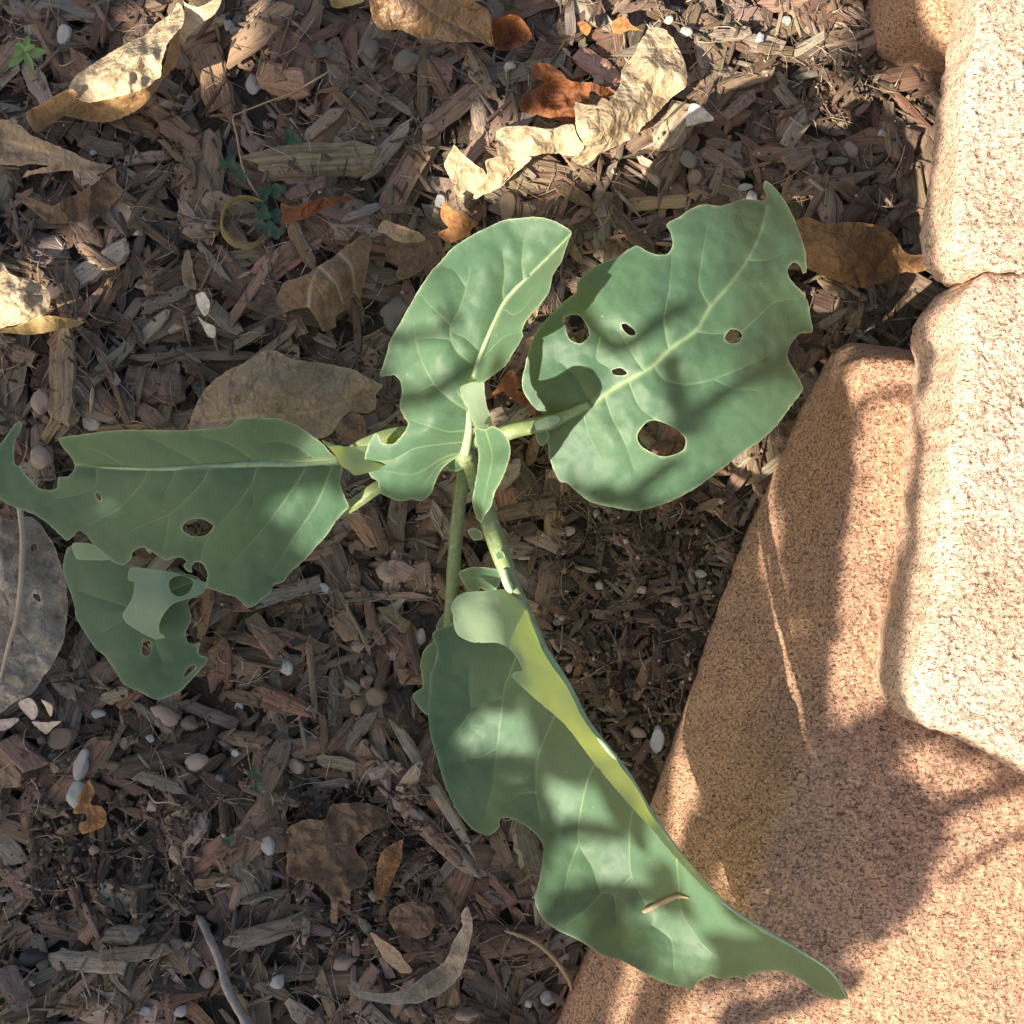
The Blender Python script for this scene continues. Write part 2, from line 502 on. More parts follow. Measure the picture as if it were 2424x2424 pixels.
def stone_mat():
    m, nt, bs = new_mat('pebble_stone'); g = NT(nt)
    co = g.obj()
    oi = g.n('ShaderNodeObjectInfo')
    off = g.n('ShaderNodeCombineXYZ'); g.put(off.inputs[0], g.math('MULTIPLY', oi.outputs['Random'], 5.0))
    p = g.vadd(co, off.outputs[0])
    c = g.mix(1.0, oi.outputs['Color'], g.ramp(g.noise(p, 300, 4, 0.65), (0.3, 0.62), (0.7, 1.18)), 'MULTIPLY')
    c = g.mix(g.math('MULTIPLY', g.ramp(g.noise(p, 500, 4, 0.7), (0.55, 0.0), (0.7, 1.0)), 0.6), c, (0.26, 0.17, 0.11))
    g.put(bs.inputs['Base Color'], c)
    bs.inputs['Roughness'].default_value = 0.75
    g.put(bs.inputs['Normal'], g.bump(g.noise(p, 420, 4, 0.7), 0.9, 0.0018))
    return m
M_STONE = stone_mat()

def soil_mat():
    m, nt, bs = new_mat('dark_soil'); g = NT(nt)
    co = g.obj()
    c = g.mix(g.ramp(g.noise(co, 220, 6, 0.7), (0.3, 0.0), (0.7, 1.0)), (0.028, 0.02, 0.015), (0.10, 0.07, 0.05))
    c = g.mix(g.math('MULTIPLY', g.ramp(g.noise(co, 18, 3), (0.45, 0.0), (0.7, 1.0)), 0.5), c, (0.12, 0.075, 0.045))
    g.put(bs.inputs['Base Color'], c)
    bs.inputs['Roughness'].default_value = 0.95
    g.put(bs.inputs['Normal'], g.bump(g.noise(co, 350, 6, 0.7), 1.0, 0.003))
    return m
M_SOIL = soil_mat()

def crumb_mat():
    m, nt, bs = new_mat('soil_crumbs'); g = NT(nt)
    c = g.mix(1.0, g.attr('tint', 'Color'), g.ramp(g.noise(g.obj(), 700, 3), (0.3, 0.6), (0.7, 1.3)), 'MULTIPLY')
    g.put(bs.inputs['Base Color'], c)
    bs.inputs['Roughness'].default_value = 0.9
    return m
M_CRUMB = crumb_mat()

def block_mat(name, c1, c2, seed):
    m, nt, bs = new_mat(name); g = NT(nt)
    geo = g.n('ShaderNodeNewGeometry')
    co = g.vadd(geo.outputs['Position'], (seed, seed * 0.7, 0.0))
    c = g.mix(g.ramp(g.noise(co, 22, 4), (0.35, 0.0), (0.65, 1.0)), c1, c2)
    gr = g.noise(co, 620, 2, 0.65)
    c = g.mix(1.0, c, g.ramp(gr, (0.30, 0.58), (0.5, 1.0), (0.70, 1.34)), 'MULTIPLY')
    sp = g.noise(co, 820, 2, 0.5)
    c = g.mix(g.ramp(sp, (0.62, 0.0), (0.70, 0.75)), c, (0.66, 0.52, 0.40))
    pit = g.noise(g.vmul(co, (1.0, 1.4, 1.0)), 480, 3, 0.7)
    c = g.mix(g.ramp(pit, (0.32, 0.75), (0.40, 0.0)), c, (0.075, 0.045, 0.03))
    st = g.noise(co, 9, 5, 0.65)
    c = g.mix(g.ramp(st, (0.55, 0.0), (0.72, 0.45)), c, (0.20, 0.13, 0.085))
    ck = g.math('ABSOLUTE', g.math('SUBTRACT', g.noise(co, 150, 3, 0.6), 0.5))
    ckm = g.math('MULTIPLY', g.ramp(ck, (0.0, 1.0), (0.018, 0.0)), g.ramp(g.noise(co, 70, 2), (0.48, 0.0), (0.6, 1.0)))
    c = g.mix(g.math('MULTIPLY', ckm, 0.8), c, (0.06, 0.038, 0.028))
    g.put(bs.inputs['Base Color'], c)
    bs.inputs['Roughness'].default_value = 0.9
    bs.inputs['Specular IOR Level'].default_value = 0.2
    h = g.math('ADD', g.math('MULTIPLY', gr, 0.7), g.math('MULTIPLY', g.ramp(pit, (0.28, 0.0), (0.45, 1.0)), 0.9))
    g.put(bs.inputs['Normal'], g.bump(h, 0.9, 0.0016))
    return m
M_BL = block_mat('sandstone_block_lower', (0.38, 0.225, 0.15), (0.46, 0.265, 0.165), 1.3)
M_BU = block_mat('sandstone_block_upper', (0.60, 0.425, 0.31), (0.50, 0.325, 0.225), 4.1)
M_BO = block_mat('sandstone_block_orange', (0.50, 0.29, 0.17), (0.42, 0.24, 0.15), 7.7)

def bark_mat():
    m, nt, bs = new_mat('added_tree_bark'); g = NT(nt)
    co = g.obj()
    g.put(bs.inputs['Base Color'], g.mix(g.noise(co, 40, 5), (0.08, 0.06, 0.045), (0.2, 0.16, 0.12)))
    bs.inputs['Roughness'].default_value = 0.9
    g.put(bs.inputs['Normal'], g.bump(g.noise(co, 60, 5), 1.0, 0.01))
    return m
M_BARK = bark_mat()

def twig_mat(name, c1, c2):
    m, nt, bs = new_mat(name); g = NT(nt)
    co = g.obj()
    c = g.mix(g.ramp(g.noise(co, 90, 5, 0.7), (0.35, 0.0), (0.65, 1.0)), c1, c2)
    g.put(bs.inputs['Base Color'], c)
    bs.inputs['Roughness'].default_value = 0.8
    g.put(bs.inputs['Normal'], g.bump(g.noise(co, 250, 4), 0.6, 0.001))
    return m
M_TWIG = twig_mat('grey_twig', (0.17, 0.14, 0.12), (0.36, 0.31, 0.27))
M_STRAW = twig_mat('dry_grass', (0.40, 0.29, 0.16), (0.30, 0.20, 0.11))
M_PALESTEM = twig_mat('pale_dry_midrib', (0.50, 0.40, 0.28), (0.40, 0.30, 0.2))

# ------------------------------------------------------------------ ground sheet
def wpoly(poly, z): return np.array([W(x, y, z)[:2] for x, y in poly])
BLOCK_A = L2(2000,818, 2080,820, 2190,832, 2330,845, 2950,860, 2950,2900, 1130,2900, 1330,2424, 1445,2150, 1560,1880, 1655,1610, 1750,1330, 1835,1130, 1925,930)
BLOCK_B = L2(2075,-500, 2068,-100, 2072,40, 2092,105, 2140,130, 2300,170, 2950,190, 2950,-500)
den = np.arange(-0.42, 0.4201, 0.004)
out = 0.42 + np.geomspace(0.03, 7.5, 14)
ax = np.concatenate([-out[::-1], den, out])
gx, gy = np.meshgrid(ax, ax)
gp = np.column_stack([gx.ravel(), gy.ravel(), np.zeros(gx.size)])
GZ0 = -0.016
def ground_z(p):
    p = np.asarray(p, float)
    q = np.column_stack([p[:, 0], p[:, 1], np.zeros(len(p))])
    return GZ0 + 0.0035 * vnoise(q, 14, 1) + 0.002 * vnoise(q, 45, 2)
gz = ground_z(gp) + 0.0012 * vnoise(gp, 160, 3) + 0.0008 * vnoise(gp, 400, 4)
n = len(ax)
idx = np.arange(n * n).reshape(n, n)
gf = np.stack([idx[:-1, :-1], idx[:-1, 1:], idx[1:, 1:], idx[1:, :-1]], -1).reshape(-1, 4)
tag(mesh_obj('ground', np.column_stack([gp[:, :2], gz]), gf, M_SOIL), 'dark brown soil of the garden bed under the mulch', kind='structure')

# ------------------------------------------------------------------ wall blocks
def block(name, poly, z_out, zb, zt, r, mat, label, centre, seed, rough=0.0012, edge=0.0025, N=460, top_rings=105, cat='wall block', top_poly=None):
    p0 = wpoly(poly, z_out)
    b = catmull(p0, 0.0022, tens=0.35)
    # resample evenly
    d = np.concatenate([[0], np.cumsum(np.hypot(*(np.roll(b, -1, 0) - b).T))])
    bb = np.vstack([b, b[:1]])
    t = np.linspace(0, d[-1], N, endpoint=False)
    b = np.column_stack([np.interp(t, d, bb[:, 0]), np.interp(t, d, bb[:, 1])])
    c = np.array(W(centre[0], centre[1], z_out)[:2])
    rad = np.hypot(*(b - c).T)
    rad1 = rad
    if top_poly is not None:                            # sloping sides: where each ray meets the top edge
        tp = wpoly(top_poly, zt); dr = (b - c) / rad[:, None]
        rad1 = np.full(N, 1e9)
        for q0, q1 in zip(tp, np.roll(tp, -1, 0)):
            e_ = q1 - q0
            dn = dr[:, 0] * e_[1] - dr[:, 1] * e_[0]
            dn = np.where(np.abs(dn) < 1e-9, 1e-9, dn)
            w_ = q0 - c
            t_ = (w_[0] * e_[1] - w_[1] * e_[0]) / dn; u_ = (w_[0] * dr[:, 1] - w_[1] * dr[:, 0]) / dn
            ok = (t_ > 0) & (u_ >= -1e-6) & (u_ <= 1 + 1e-6)
            rad1 = np.where(ok & (t_ < rad1), t_, rad1)
        rad1 = np.minimum(np.convolve(np.concatenate([rad1[-3:], rad1, rad1[:3]]), np.ones(7) / 7, 'valid'), rad)
    prof = [(0.004, zb), (0.001, zb + (zt - zb) * 0.25), (0.0, zb + (zt - zb) * 0.5)]
    zr = zt - min(r * 0.8, (zt - zb) * 0.45)
    if top_poly is not None: prof = [(0.0, zb)] + [(0.0, zz) for zz in np.linspace(0.0, zr, 34)]
    elif zr > prof[-1][1]: prof.append((0.0005, zr))
    for k in range(1, 13):
        th = k / 12 * math.pi / 2
        prof.append((0.0005 + r * (1 - math.cos(th)), zr + (zt - zr) * math.sin(th)))
    last = prof[-1][0]
    rows = []
    for ins, z in prof:
        sl = np.clip((z - 0.0) / (zt - 0.0), 0, 1) if top_poly is not None else 0
        q = c + (b - c) * ((rad + (rad1 - rad) * sl - ins) / rad)[:, None]
        rows.append(np.column_stack([q, np.full(N, z)]))
    for k in range(1, top_rings):
        s = k / top_rings
        f0 = (rad1 - last) / rad
        q = c + (b - c) * (f0 * (1 - s))[:, None]
        rows.append(np.column_stack([q, np.full(N, zt)]))
    V = np.concatenate(rows)
    V = np.vstack([V, [[c[0], c[1], zt]]])
    F = []
    R = len(rows)
    i = np.arange(N); j = (i + 1) % N
    quads = [np.stack([k * N + i, k * N + j, (k + 1) * N + j, (k + 1) * N + i], 1) for k in range(R - 1)]
    Fq = np.concatenate(quads).tolist() + [[(R - 1) * N + a, (R - 1) * N + (a + 1) % N, R * N] for a in range(N)]
    # outward direction for the roughness: radial on the sides, up on the top
    dirv = np.column_stack([V[:, :2] - c, np.zeros(len(V))])
    dirv /= np.linalg.norm(dirv, axis=1)[:, None] + 1e-9
    wtop = np.clip((V[:, 2] - zr) / max(zt - zr, 1e-4), 0, 1) if zt > zr else np.ones(len(V))
    nrm = dirv * (1 - wtop)[:, None] + np.array([0, 0, 1.0]) * wtop[:, None]
    h = rough * (0.35 * vnoise(V, 130, seed) + 0.45 * vnoise(V, 330, seed + 1) + 0.4 * vnoise(V, 700, seed + 2)) + 0.0006 * vnoise(V, 28, seed + 3)
    pits = np.clip(vnoise(V, 260, seed + 6) - 0.5, 0, 1) * -0.003
    V = V + nrm * ((h + pits) * (1 if top_poly is None else 0.45 + 0.55 * wtop))[:, None]
    V = V + dirv * (edge * (0.3 * vnoise(V, 40, seed + 4) + 0.55 * vnoise(V, 130, seed + 5) + 0.3 * vnoise(V, 320, seed + 7)) * (1 - wtop * 0.7))[:, None]
    return tag(mesh_obj(name, V, Fq, mat), label, cat, 'sandstone coloured wall blocks')

ZA, ZU = 0.070, 0.135
TOP_A = L2(2018,842, 2100,844, 2190,850, 2330,858, 2950,870, 2950,2900, 1350,2900, 1600,2440, 1685,2290, 1775,2100, 1870,1870, 1966,1665, 1998,1400, 2020,1200, 2030,1000, 2020,880)
block('wall_block', BLOCK_A, 0.0, -0.03, ZA, 0.005, M_BL, 'lower tan concrete wall block with a smooth sloping side under the longest green leaf', (2300, 1700), 3, N=680, top_rings=150, edge=0.0014, top_poly=TOP_A)
block('wall_block', BLOCK_B, 0.0, -0.03, 0.070, 0.012, M_BL, 'brown lower wall block at the far end of the gap, beneath the upper course', (2500, -180), 9, N=420)
block('wall_block', L2(2163,-500, 2160,-60, 2168,20, 2178,70, 2205,112, 2262,130, 2420,150, 2900,150, 2900,-500), 0.08, 0.0705, 0.092, 0.006, M_BO, 'thin orange tan wall block piece wedged under the upper course', (2500, -180), 15, N=420)
block('wall_block', L2(2285,-500, 2275,-120, 2268,0, 2252,120, 2236,240, 2226,350, 2222,420, 2209,500, 2206,600, 2220,625, 2237,640, 2243,664, 2420,676, 2900,690, 2900,-500), 0.11, 0.091, ZU, 0.006, M_BU, 'bright upper wall block with a rough straight edge, above the gap in the lower course', (2560, 80), 21, edge=0.0026, N=460)
block('wall_block', L2(2262,684, 2228,690, 2204,715, 2186,745, 2182,795, 2192,828, 2180,890, 2164,985, 2150,1150, 2140,1250, 2118,1400, 2094,1510, 2088,1625, 2112,1682, 2176,1706, 2300,1768, 2424,1834, 2700,1978, 2950,2100, 2950,715, 2600,694), 0.09, 0.0705, ZU, 0.009, M_BU, 'bright upper wall block with a stained flank, resting on the large lower block', (2540, 1330), 27, edge=0.0022, N=560, top_rings=120)

# ------------------------------------------------------------------ the mulch: every chip settles on a height map
CELL, EXT = 0.0015, 0.66
NH = int(2 * EXT / CELL) + 1
hx = np.linspace(-EXT, EXT, NH)
hxx, hyy = np.meshgrid(hx, hx)
HM = ground_z(np.column_stack([hxx.ravel(), hyy.ravel()])).reshape(NH, NH)      # HM[iy, ix]
PA, PB = wpoly(BLOCK_A, 0.0), wpoly(BLOCK_B, 0.0)
blk = inpoly(np.column_stack([hxx.ravel(), hyy.ravel()]), PA) | inpoly(np.column_stack([hxx.ravel(), hyy.ravel()]), PB)
BLK = blk.reshape(NH, NH)
def ij(x, y):
    return (np.clip(((np.asarray(y) + EXT) / CELL + 0.5).astype(int), 0, NH - 1), np.clip(((np.asarray(x) + EXT) / CELL + 0.5).astype(int), 0, NH - 1))
_u, _v = np.meshgrid(np.linspace(-0.45, 0.45, 7), np.linspace(-0.45, 0.45, 3))
UV = np.column_stack([_u.ravel(), _v.ravel()])
PINV = np.linalg.pinv(np.column_stack([np.ones(len(UV)), UV]))
def settle(x, y, ang, L, Wd, T, q=0.75, lim=0.42, raise_map=True):
    ca, sa = math.cos(ang), math.sin(ang)
    X = x + UV[:, 0] * L * ca - UV[:, 1] * Wd * sa
    Y = y + UV[:, 0] * L * sa + UV[:, 1] * Wd * ca
    h = HM[ij(X, Y)]
    a, b, c = PINV @ h
    b = max(-lim * L, min(lim * L, b)); c = max(-lim * Wd * 1.3, min(lim * Wd * 1.3, c))
    res = h - (b * UV[:, 0] + c * UV[:, 1])
    a = float(np.quantile(res, q))
    if raise_map:
        nu, nv = max(3, int(L / CELL * 1.3)), max(3, int(Wd / CELL * 1.3))
        uu, vv = np.meshgrid(np.linspace(-0.47, 0.47, nu), np.linspace(-0.47, 0.47, nv))
        I = ij(x + uu * L * ca - vv * Wd * sa, y + uu * L * sa + vv * Wd * ca)
        np.maximum.at(HM, I, a + b * uu + c * vv + T * 0.85)
    ex = np.array([ca, sa, b / L]); ex /= np.linalg.norm(ex)
    ey = np.array([-sa, ca, c / Wd]); ey -= ex * (ex @ ey); ey /= np.linalg.norm(ey)
    ez = np.cross(ex, ey)
    return np.array([x, y, a]) + ez * T * 0.5, ex, ey, ez

def chip_template(rs, rings, sides, splint):
    """unit wood chip: split faces, taper, bow, torn ends"""
    xs = np.linspace(-0.5, 0.5, rings)
    th = np.linspace(0, 2 * math.pi, sides, endpoint=False) + math.pi / sides
    cy = np.sign(np.cos(th)) * np.abs(np.cos(th)) ** 0.55; cz = np.sign(np.sin(th)) * np.abs(np.sin(th)) ** 0.6
    facet = 1 + rs.normal(0, 0.16, sides)
    w0, w1 = rs.uniform(0.75, 1.05, 2)
    pinch = rs.uniform(0.2, 1.0, 2)
    bow, bowz = rs.normal(0, 0.22), rs.normal(0, 0.35)
    e0 = rs.normal(0, splint, sides); e1 = rs.normal(0, splint, sides)
    sl0, sl1 = rs.normal(0, 0.07, 2)
    V = []
    for k, x in enumerate(xs):
        t = k / (rings - 1)
        w = w0 + (w1 - w0) * t
        w *= 1 + rs.normal(0, 0.07)
        if k == 0: w *= pinch[0]
        if k == rings - 1: w *= pinch[1]
        tz = (0.75 if k in (0, rings - 1) else 1.0) * (1 + rs.normal(0, 0.12))
        for j in range(sides):
            xx = x + (e0[j] + sl0 * cy[j] if k == 0 else e1[j] + sl1 * cy[j] if k == rings - 1 else rs.normal(0, 0.012))
            V.append((xx, 0.5 * w * cy[j] * facet[j] + bow * (x * x - 0.1), 0.5 * tz * cz[j] * facet[j] * (1 + rs.normal(0, 0.08)) + bowz * (x * x - 0.1)))
    F = []
    for k in range(rings - 1):
        for j in range(sides):
            j2 = (j + 1) % sides
            a, b_, c, d = k * sides + j, k * sides + j2, (k + 1) * sides + j2, (k + 1) * sides + j
            F.append((a, b_, c)); F.append((a, c, d))
    for j in range(1, sides - 1):
        F.append((0, j + 1, j)); F.append(((rings - 1) * sides, (rings - 1) * sides + j, (rings - 1) * sides + j + 1))
    return np.array(V), np.array(F)

rs = np.random.default_rng(21)
TS = [chip_template(rs, 5, 6, 0.075) for _ in range(40)]                      # small, bulk
TL = [chip_template(rs, 9, 9, 0.06) for _ in range(34)]                      # large, single
CHIP_ME = []
for v, f in TL:
    me = bpy.data.meshes.new('wood_chip')
    me.from_pydata(v.tolist(), [], f.tolist())
    at = me.attributes.new('lc', 'FLOAT_VECTOR', 'POINT')
    at.data.foreach_set('vector', (v * np.array([1.0, 1.0, 0.5])).astype(np.float32).ravel())
    me.materials.append(M_WOOD)
    me.update()
    CHIP_ME.append(me)

TONES = {'brown': (0.195, 0.135, 0.095), 'grey': (0.26, 0.212, 0.175), 'red': (0.225, 0.13, 0.09), 'dark': (0.09, 0.063, 0.048), 'pale': (0.40, 0.325, 0.26), 'tan': (0.29, 0.205, 0.14)}
TKEY = list(TONES)
TW = [0.37, 0.22, 0.12, 0.16, 0.05, 0.08]
def tone_rgb(rs, k):
    return np.clip(np.array(TONES[k]) * (1.0, 0.945, 0.865) * rs.uniform(0.55, 1.25) * (1 + rs.normal(0, 0.05, 3)), 0.01, 0.8)

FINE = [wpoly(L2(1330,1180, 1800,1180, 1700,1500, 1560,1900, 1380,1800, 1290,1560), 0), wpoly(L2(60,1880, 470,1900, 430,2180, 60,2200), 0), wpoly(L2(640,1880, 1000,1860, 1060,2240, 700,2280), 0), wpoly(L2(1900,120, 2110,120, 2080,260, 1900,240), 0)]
def in_fine(x, y): return any(inpoly(np.array([[x, y]]), p)[0] for p in FINE)
def free(x, y):
    i = ij(x, y); return not BLK[i]

bulk = []          # (template, centre, ex, ey, ez, L, W, T, rgb)
def add_bulk(x, y, ang, L, Wd, T, rgb, q=0.7, lim=0.42):
    c, ex, ey, ez = settle(x, y, ang, L, Wd, T, q, lim)
    bulk.append((rs.integers(len(TS)), c, ex, ey, ez, L, Wd, T, rgb))
for k in range(4300):
    x, y = rs.uniform(-0.36, 0.36, 2)
    if not free(x, y): continue
    L = float(np.clip(rs.lognormal(math.log(0.023), 0.45), 0.008, 0.055))
    if in_fine(x, y): L *= 0.55
    Wd = float(np.clip(L * rs.uniform(0.18, 0.5), 0.003, 0.015)); T = min(Wd * 0.6, rs.uniform(0.0012, 0.0032))
    add_bulk(x, y, rs.uniform(0, math.pi), L, Wd, T, tone_rgb(rs, rs.choice(TKEY, p=TW)))

for k in range(9500):                                                   # the bed goes on beyond the picture
    x, y = rs.uniform(-0.64, 0.64, 2)
    if (abs(x) < 0.35 and abs(y) < 0.35) or not free(x, y): continue
    L = rs.uniform(0.018, 0.05); Wd = L * rs.uniform(0.2, 0.45); T = rs.uniform(0.002, 0.004)
    add_bulk(x, y, rs.uniform(0, math.pi), L, Wd, T, tone_rgb(rs, rs.choice(TKEY, p=TW)))

# 300 single chips: traced ones from the photograph last, so that they lie on top
HAND = []
def hc(tone, *a): HAND.append((tone, *a))
for row in """brown 471 87 514 246 66;brown 536 112 688 22 47;brown 344 235 435 290 38;brown 362 272 456 333 26;brown 300 514 384 377 24;grey 279 366 370 344 29;brown 283 431 359 391 27;brown 362 308 413 362 19;dark 308 507 406 580 25
grey 428 533 507 533 47;red 203 756 283 618 25;brown 525 763 655 600 27;grey 464 572 529 652 18;tan 134 780 147 990 84;grey 326 723 428 676 36;dark 288 898 422 916 82;brown 319 843 580 832 24;grey 536 879 692 774 20;brown 239 854 297 991 16
brown 428 854 514 900 40;grey 214 904 300 803 38;grey 533 817 616 774 21;brown 214 1010 344 1006 18;brown 607 380 870 362 76;tan 1002 297 1133 181 46;brown 998 109 998 254 30;brown 832 47 836 152 23;tan 1104 109 1162 210 38;grey 900 210 984 257 19
brown 835 170 911 199 23;brown 792 217 886 312 24;grey 723 322 803 261 32;grey 857 391 962 283 42;tan 604 145 727 188 72;brown 676 457 770 428 40;grey 1130 217 1146 302 42;brown 691 529 741 627 30;red 723 522 810 594 25;tan 1367 109 1458 174 52
tan 1498 460 1632 460 34;dark 1454 489 1556 580 40;grey 1418 457 1462 370 26;brown 1324 428 1396 467 40;tan 1730 188 1838 156 23;brown 1773 160 1842 120 24;grey 1690 72 1784 62 30;tan 1675 337 1766 398 38;grey 1726 261 1795 203 31;pale 1574 330 1632 239 74
brown 1869 380 1974 333 44;brown 1963 319 2086 391 26;brown 1920 507 1960 409 26;tan 2133 217 2130 355 30;brown 2180 295 2160 395 42;red 2086 435 2137 464 30;dark 1999 525 2072 435 46;grey 402 1671 543 1736 34;grey 293 1671 398 1743 23;tan 504 1758 632 1765 37
dark 264 1838 440 1786 58;brown 228 1823 272 1725 19;grey 315 1841 417 1881 27;brown 219 1841 322 1888 30;brown 525 1649 699 1690 31;brown 587 1475 652 1548 44;red 464 1515 500 1399 30;brown 214 1613 275 1562 62;grey 228 1664 290 1635 38;brown -4 1765 76 1827 62
grey 604 1432 740 1390 42;brown 826 1345 839 1446 27;pale 803 1410 999 1414 23;brown 790 1462 838 1520 60;brown 828 1200 886 1288 46;brown 872 1211 904 1298 31;grey 1022 1193 1074 1296 32;brown 901 1446 973 1504 30;brown 962 1500 986 1594 29;tan 799 1417 868 1544 9
red 600 1640 727 1688 37;brown 723 1519 738 1693 16;grey 777 1591 777 1700 25;grey 817 1769 883 1696 34;brown 781 1780 839 1711 29;brown 756 1700 765 1785 24;grey 749 1805 843 1816 34;grey 879 1834 948 1805 29;grey 944 1729 1108 2004 27;grey 912 1876 1112 2072 58
brown 1010 1960 1090 2050 30;grey 105 2293 300 2289 45;tan 239 2267 390 2257 34;grey 232 2228 322 2224 46;brown 109 2412 214 2311 23;grey 399 2050 475 1949 52;pale 377 1974 442 1927 44;pale 533 2242 745 2187 42;pale 220 2123 312 2165 60;brown 315 2104 322 2228 30
tan 0 2104 83 2043 33;grey 0 2304 65 2383 42;brown 178 2242 246 2177 40;grey 565 2144 670 2126 21;brown 449 2104 558 2090 42;brown 1147 2272 1290 2236 52;dark 1136 2230 1277 2217 30;brown 1219 2333 1310 2296 32;brown 1035 2122 1082 2202 34;brown 1165 2086 1219 2151 27
grey 1230 1955 1265 2068 60;dark 1367 1642 1464 1631 38;grey 1290 1504 1432 1584 25;brown 1515 1667 1548 1570 23;grey 1500 1381 1522 1290 30;brown 1175 1221 1316 1192 36;brown 1415 1605 1512 1508 16;tan 1375 1505 1420 1545 44;grey 1240 1255 1340 1300 36;dark 1216 1258 1270 1250 34
brown 640 1330 700 1310 30;grey 920 1330 975 1360 50;brown 995 1330 1010 1398 36;brown 1030 1370 1062 1420 26;brown 1045 1660 960 1690 40;dark 930 1650 985 1750 46;brown 470 1850 560 1905 30;brown 560 1870 690 1910 22;brown 870 1480 905 1530 28;brown 880 1500 860 1400 28;grey 880 2240 920 2330 30;brown 930 2420 975 2330 26""".replace('\n', ';').split(';'):
    t_, *nums = row.split()
    hc(t_, *map(float, nums))
singles = []
NB = 300 - len(HAND)
tries = 0
while len(singles) < NB:
    x, y = rs.uniform(-0.285, 0.285, 2)
    if not free(x, y) or in_fine(x, y): continue
    L = rs.uniform(0.028, 0.055); Wd = L * rs.uniform(0.2, 0.42); T = rs.uniform(0.0022, 0.0042)
    tn = str(rs.choice(TKEY, p=TW)); ang = rs.uniform(0, math.pi)
    singles.append((tn, x, y, ang, L, Wd, T, 0.7))
for (tn, x1, y1, x2, y2, w) in HAND:
    zc = 0.004
    a, b_ = np.array(W(x1, y1, zc)), np.array(W(x2, y2, zc))
    d = b_ - a; L = float(np.hypot(d[0], d[1])); ang = math.atan2(d[1], d[0])
    Wd = w * S / PX * 1.1
    m_ = (a + b_) / 2
    singles.append((tn, m_[0], m_[1], ang, L * 1.02, Wd, min(max(Wd * 0.35, 0.002), 0.0055), 0.62))
WORD = {'brown': 'weathered brown', 'grey': 'silvery grey', 'red': 'reddish brown', 'dark': 'dark blackish brown', 'pale': 'pale buff grey', 'tan': 'warm tan'}
LANDMARKS = [(240,180,'beside the rolled cream dead leaf'), (120,350,'beside the folded brown dead leaf'), (160,490,'near the dark crumpled leaf'), (80,715,'by the torn cream leaf'), (680,930,'around the broad flat tan leaf'), (770,680,'by the brown leaf with pale veins'), (1070,60,'below the glossy brown leaf'), (1400,250,'around the long twisted tan leaf'), (1150,430,'by the torn leaf bowl'),
 (740,495,'near the narrow rust leaf'), (610,480,'among the clover'), (2040,600,'near the leaf by the wall'), (2100,300,'in the gap beside the wall'), (1700,250,'in the sunlit mulch by the wall'), (90,1450,'beside the mottled grey leaf'), (320,1500,'by the drooping torn green leaf'), (400,1160,'under the folded green leaf'), (210,1920,'near the oak leaf piece'), (1000,2270,'around the half moon leaf'), (780,2040,'beside the rotten brown leaf'),
 (540,2300,'beside the long grey twig'), (250,2250,'among the large grey chips by the slate pebble'), (850,1600,'by the heap of tan pebbles'), (1450,1500,'in the dark mulch near the block'), (1250,2000,'in the notch of the longest leaf'), (1200,1300,'beside the green leaf stalks'), (960,1250,'under the wavy leaf lobe'), (1600,560,'beyond the leaf with holes'), (130,1780,'by the round tan pebble'), (600,1700,'between the pebbles and the torn leaf'), (480,1850,'near the dark arched chip'), (960,150,'between the grey pebbles'), (450,750,'near the white flakes'), (200,620,'by the large pink pebble'), (1300,2280,'under the edge of the longest leaf'), (650,120,'beside the pale bark chip')]
def near(x, y):
    px, py = 1212 + x * PX / S, 1212 - y * PX / S
    return min(LANDMARKS, key=lambda l: (l[0] - px) ** 2 + (l[1] - py) ** 2)[2]
def chip_size(L, Wd):
    return ('long ' if L > 0.042 else 'short ' if L < 0.026 else '') + ('broad' if Wd / L > 0.36 else 'narrow' if Wd / L < 0.2 else 'flat')
chip_jobs = []
def place_singles(lst):
    for (tn, x, y, ang, L, Wd, T, q) in lst:
        c, ex, ey, ez = settle(x, y, ang, L, Wd, T, q, 0.3)
        chip_jobs.append((tn, c, ex, ey, ez, L, Wd, T))
place_singles(singles[:NB])
# more small stuff between, then the traced chips, then a thin scatter of splinters on top
for k in range(1500):
    x, y = rs.uniform(-0.31, 0.31, 2)
    if not free(x, y): continue
    L = float(np.clip(rs.lognormal(math.log(0.017), 0.4), 0.006, 0.034))
    if in_fine(x, y): L *= 0.6
    Wd = float(np.clip(L * rs.uniform(0.18, 0.48), 0.002, 0.011)); T = min(Wd * 0.6, rs.uniform(0.0010, 0.0026))
    add_bulk(x, y, rs.uniform(0, math.pi), L, Wd, T, tone_rgb(rs, rs.choice(TKEY, p=TW)), 0.6)
place_singles(singles[NB:])
for k in range(2200):
    x, y = rs.uniform(-0.31, 0.31, 2)
    if not free(x, y): continue
    L = rs.uniform(0.005, 0.020); Wd = rs.uniform(0.0009, 0.0026); T = Wd * 0.6
    add_bulk(x, y, rs.uniform(0, math.pi), L, Wd, T, tone_rgb(rs, rs.choice(TKEY, p=TW)), 0.5)

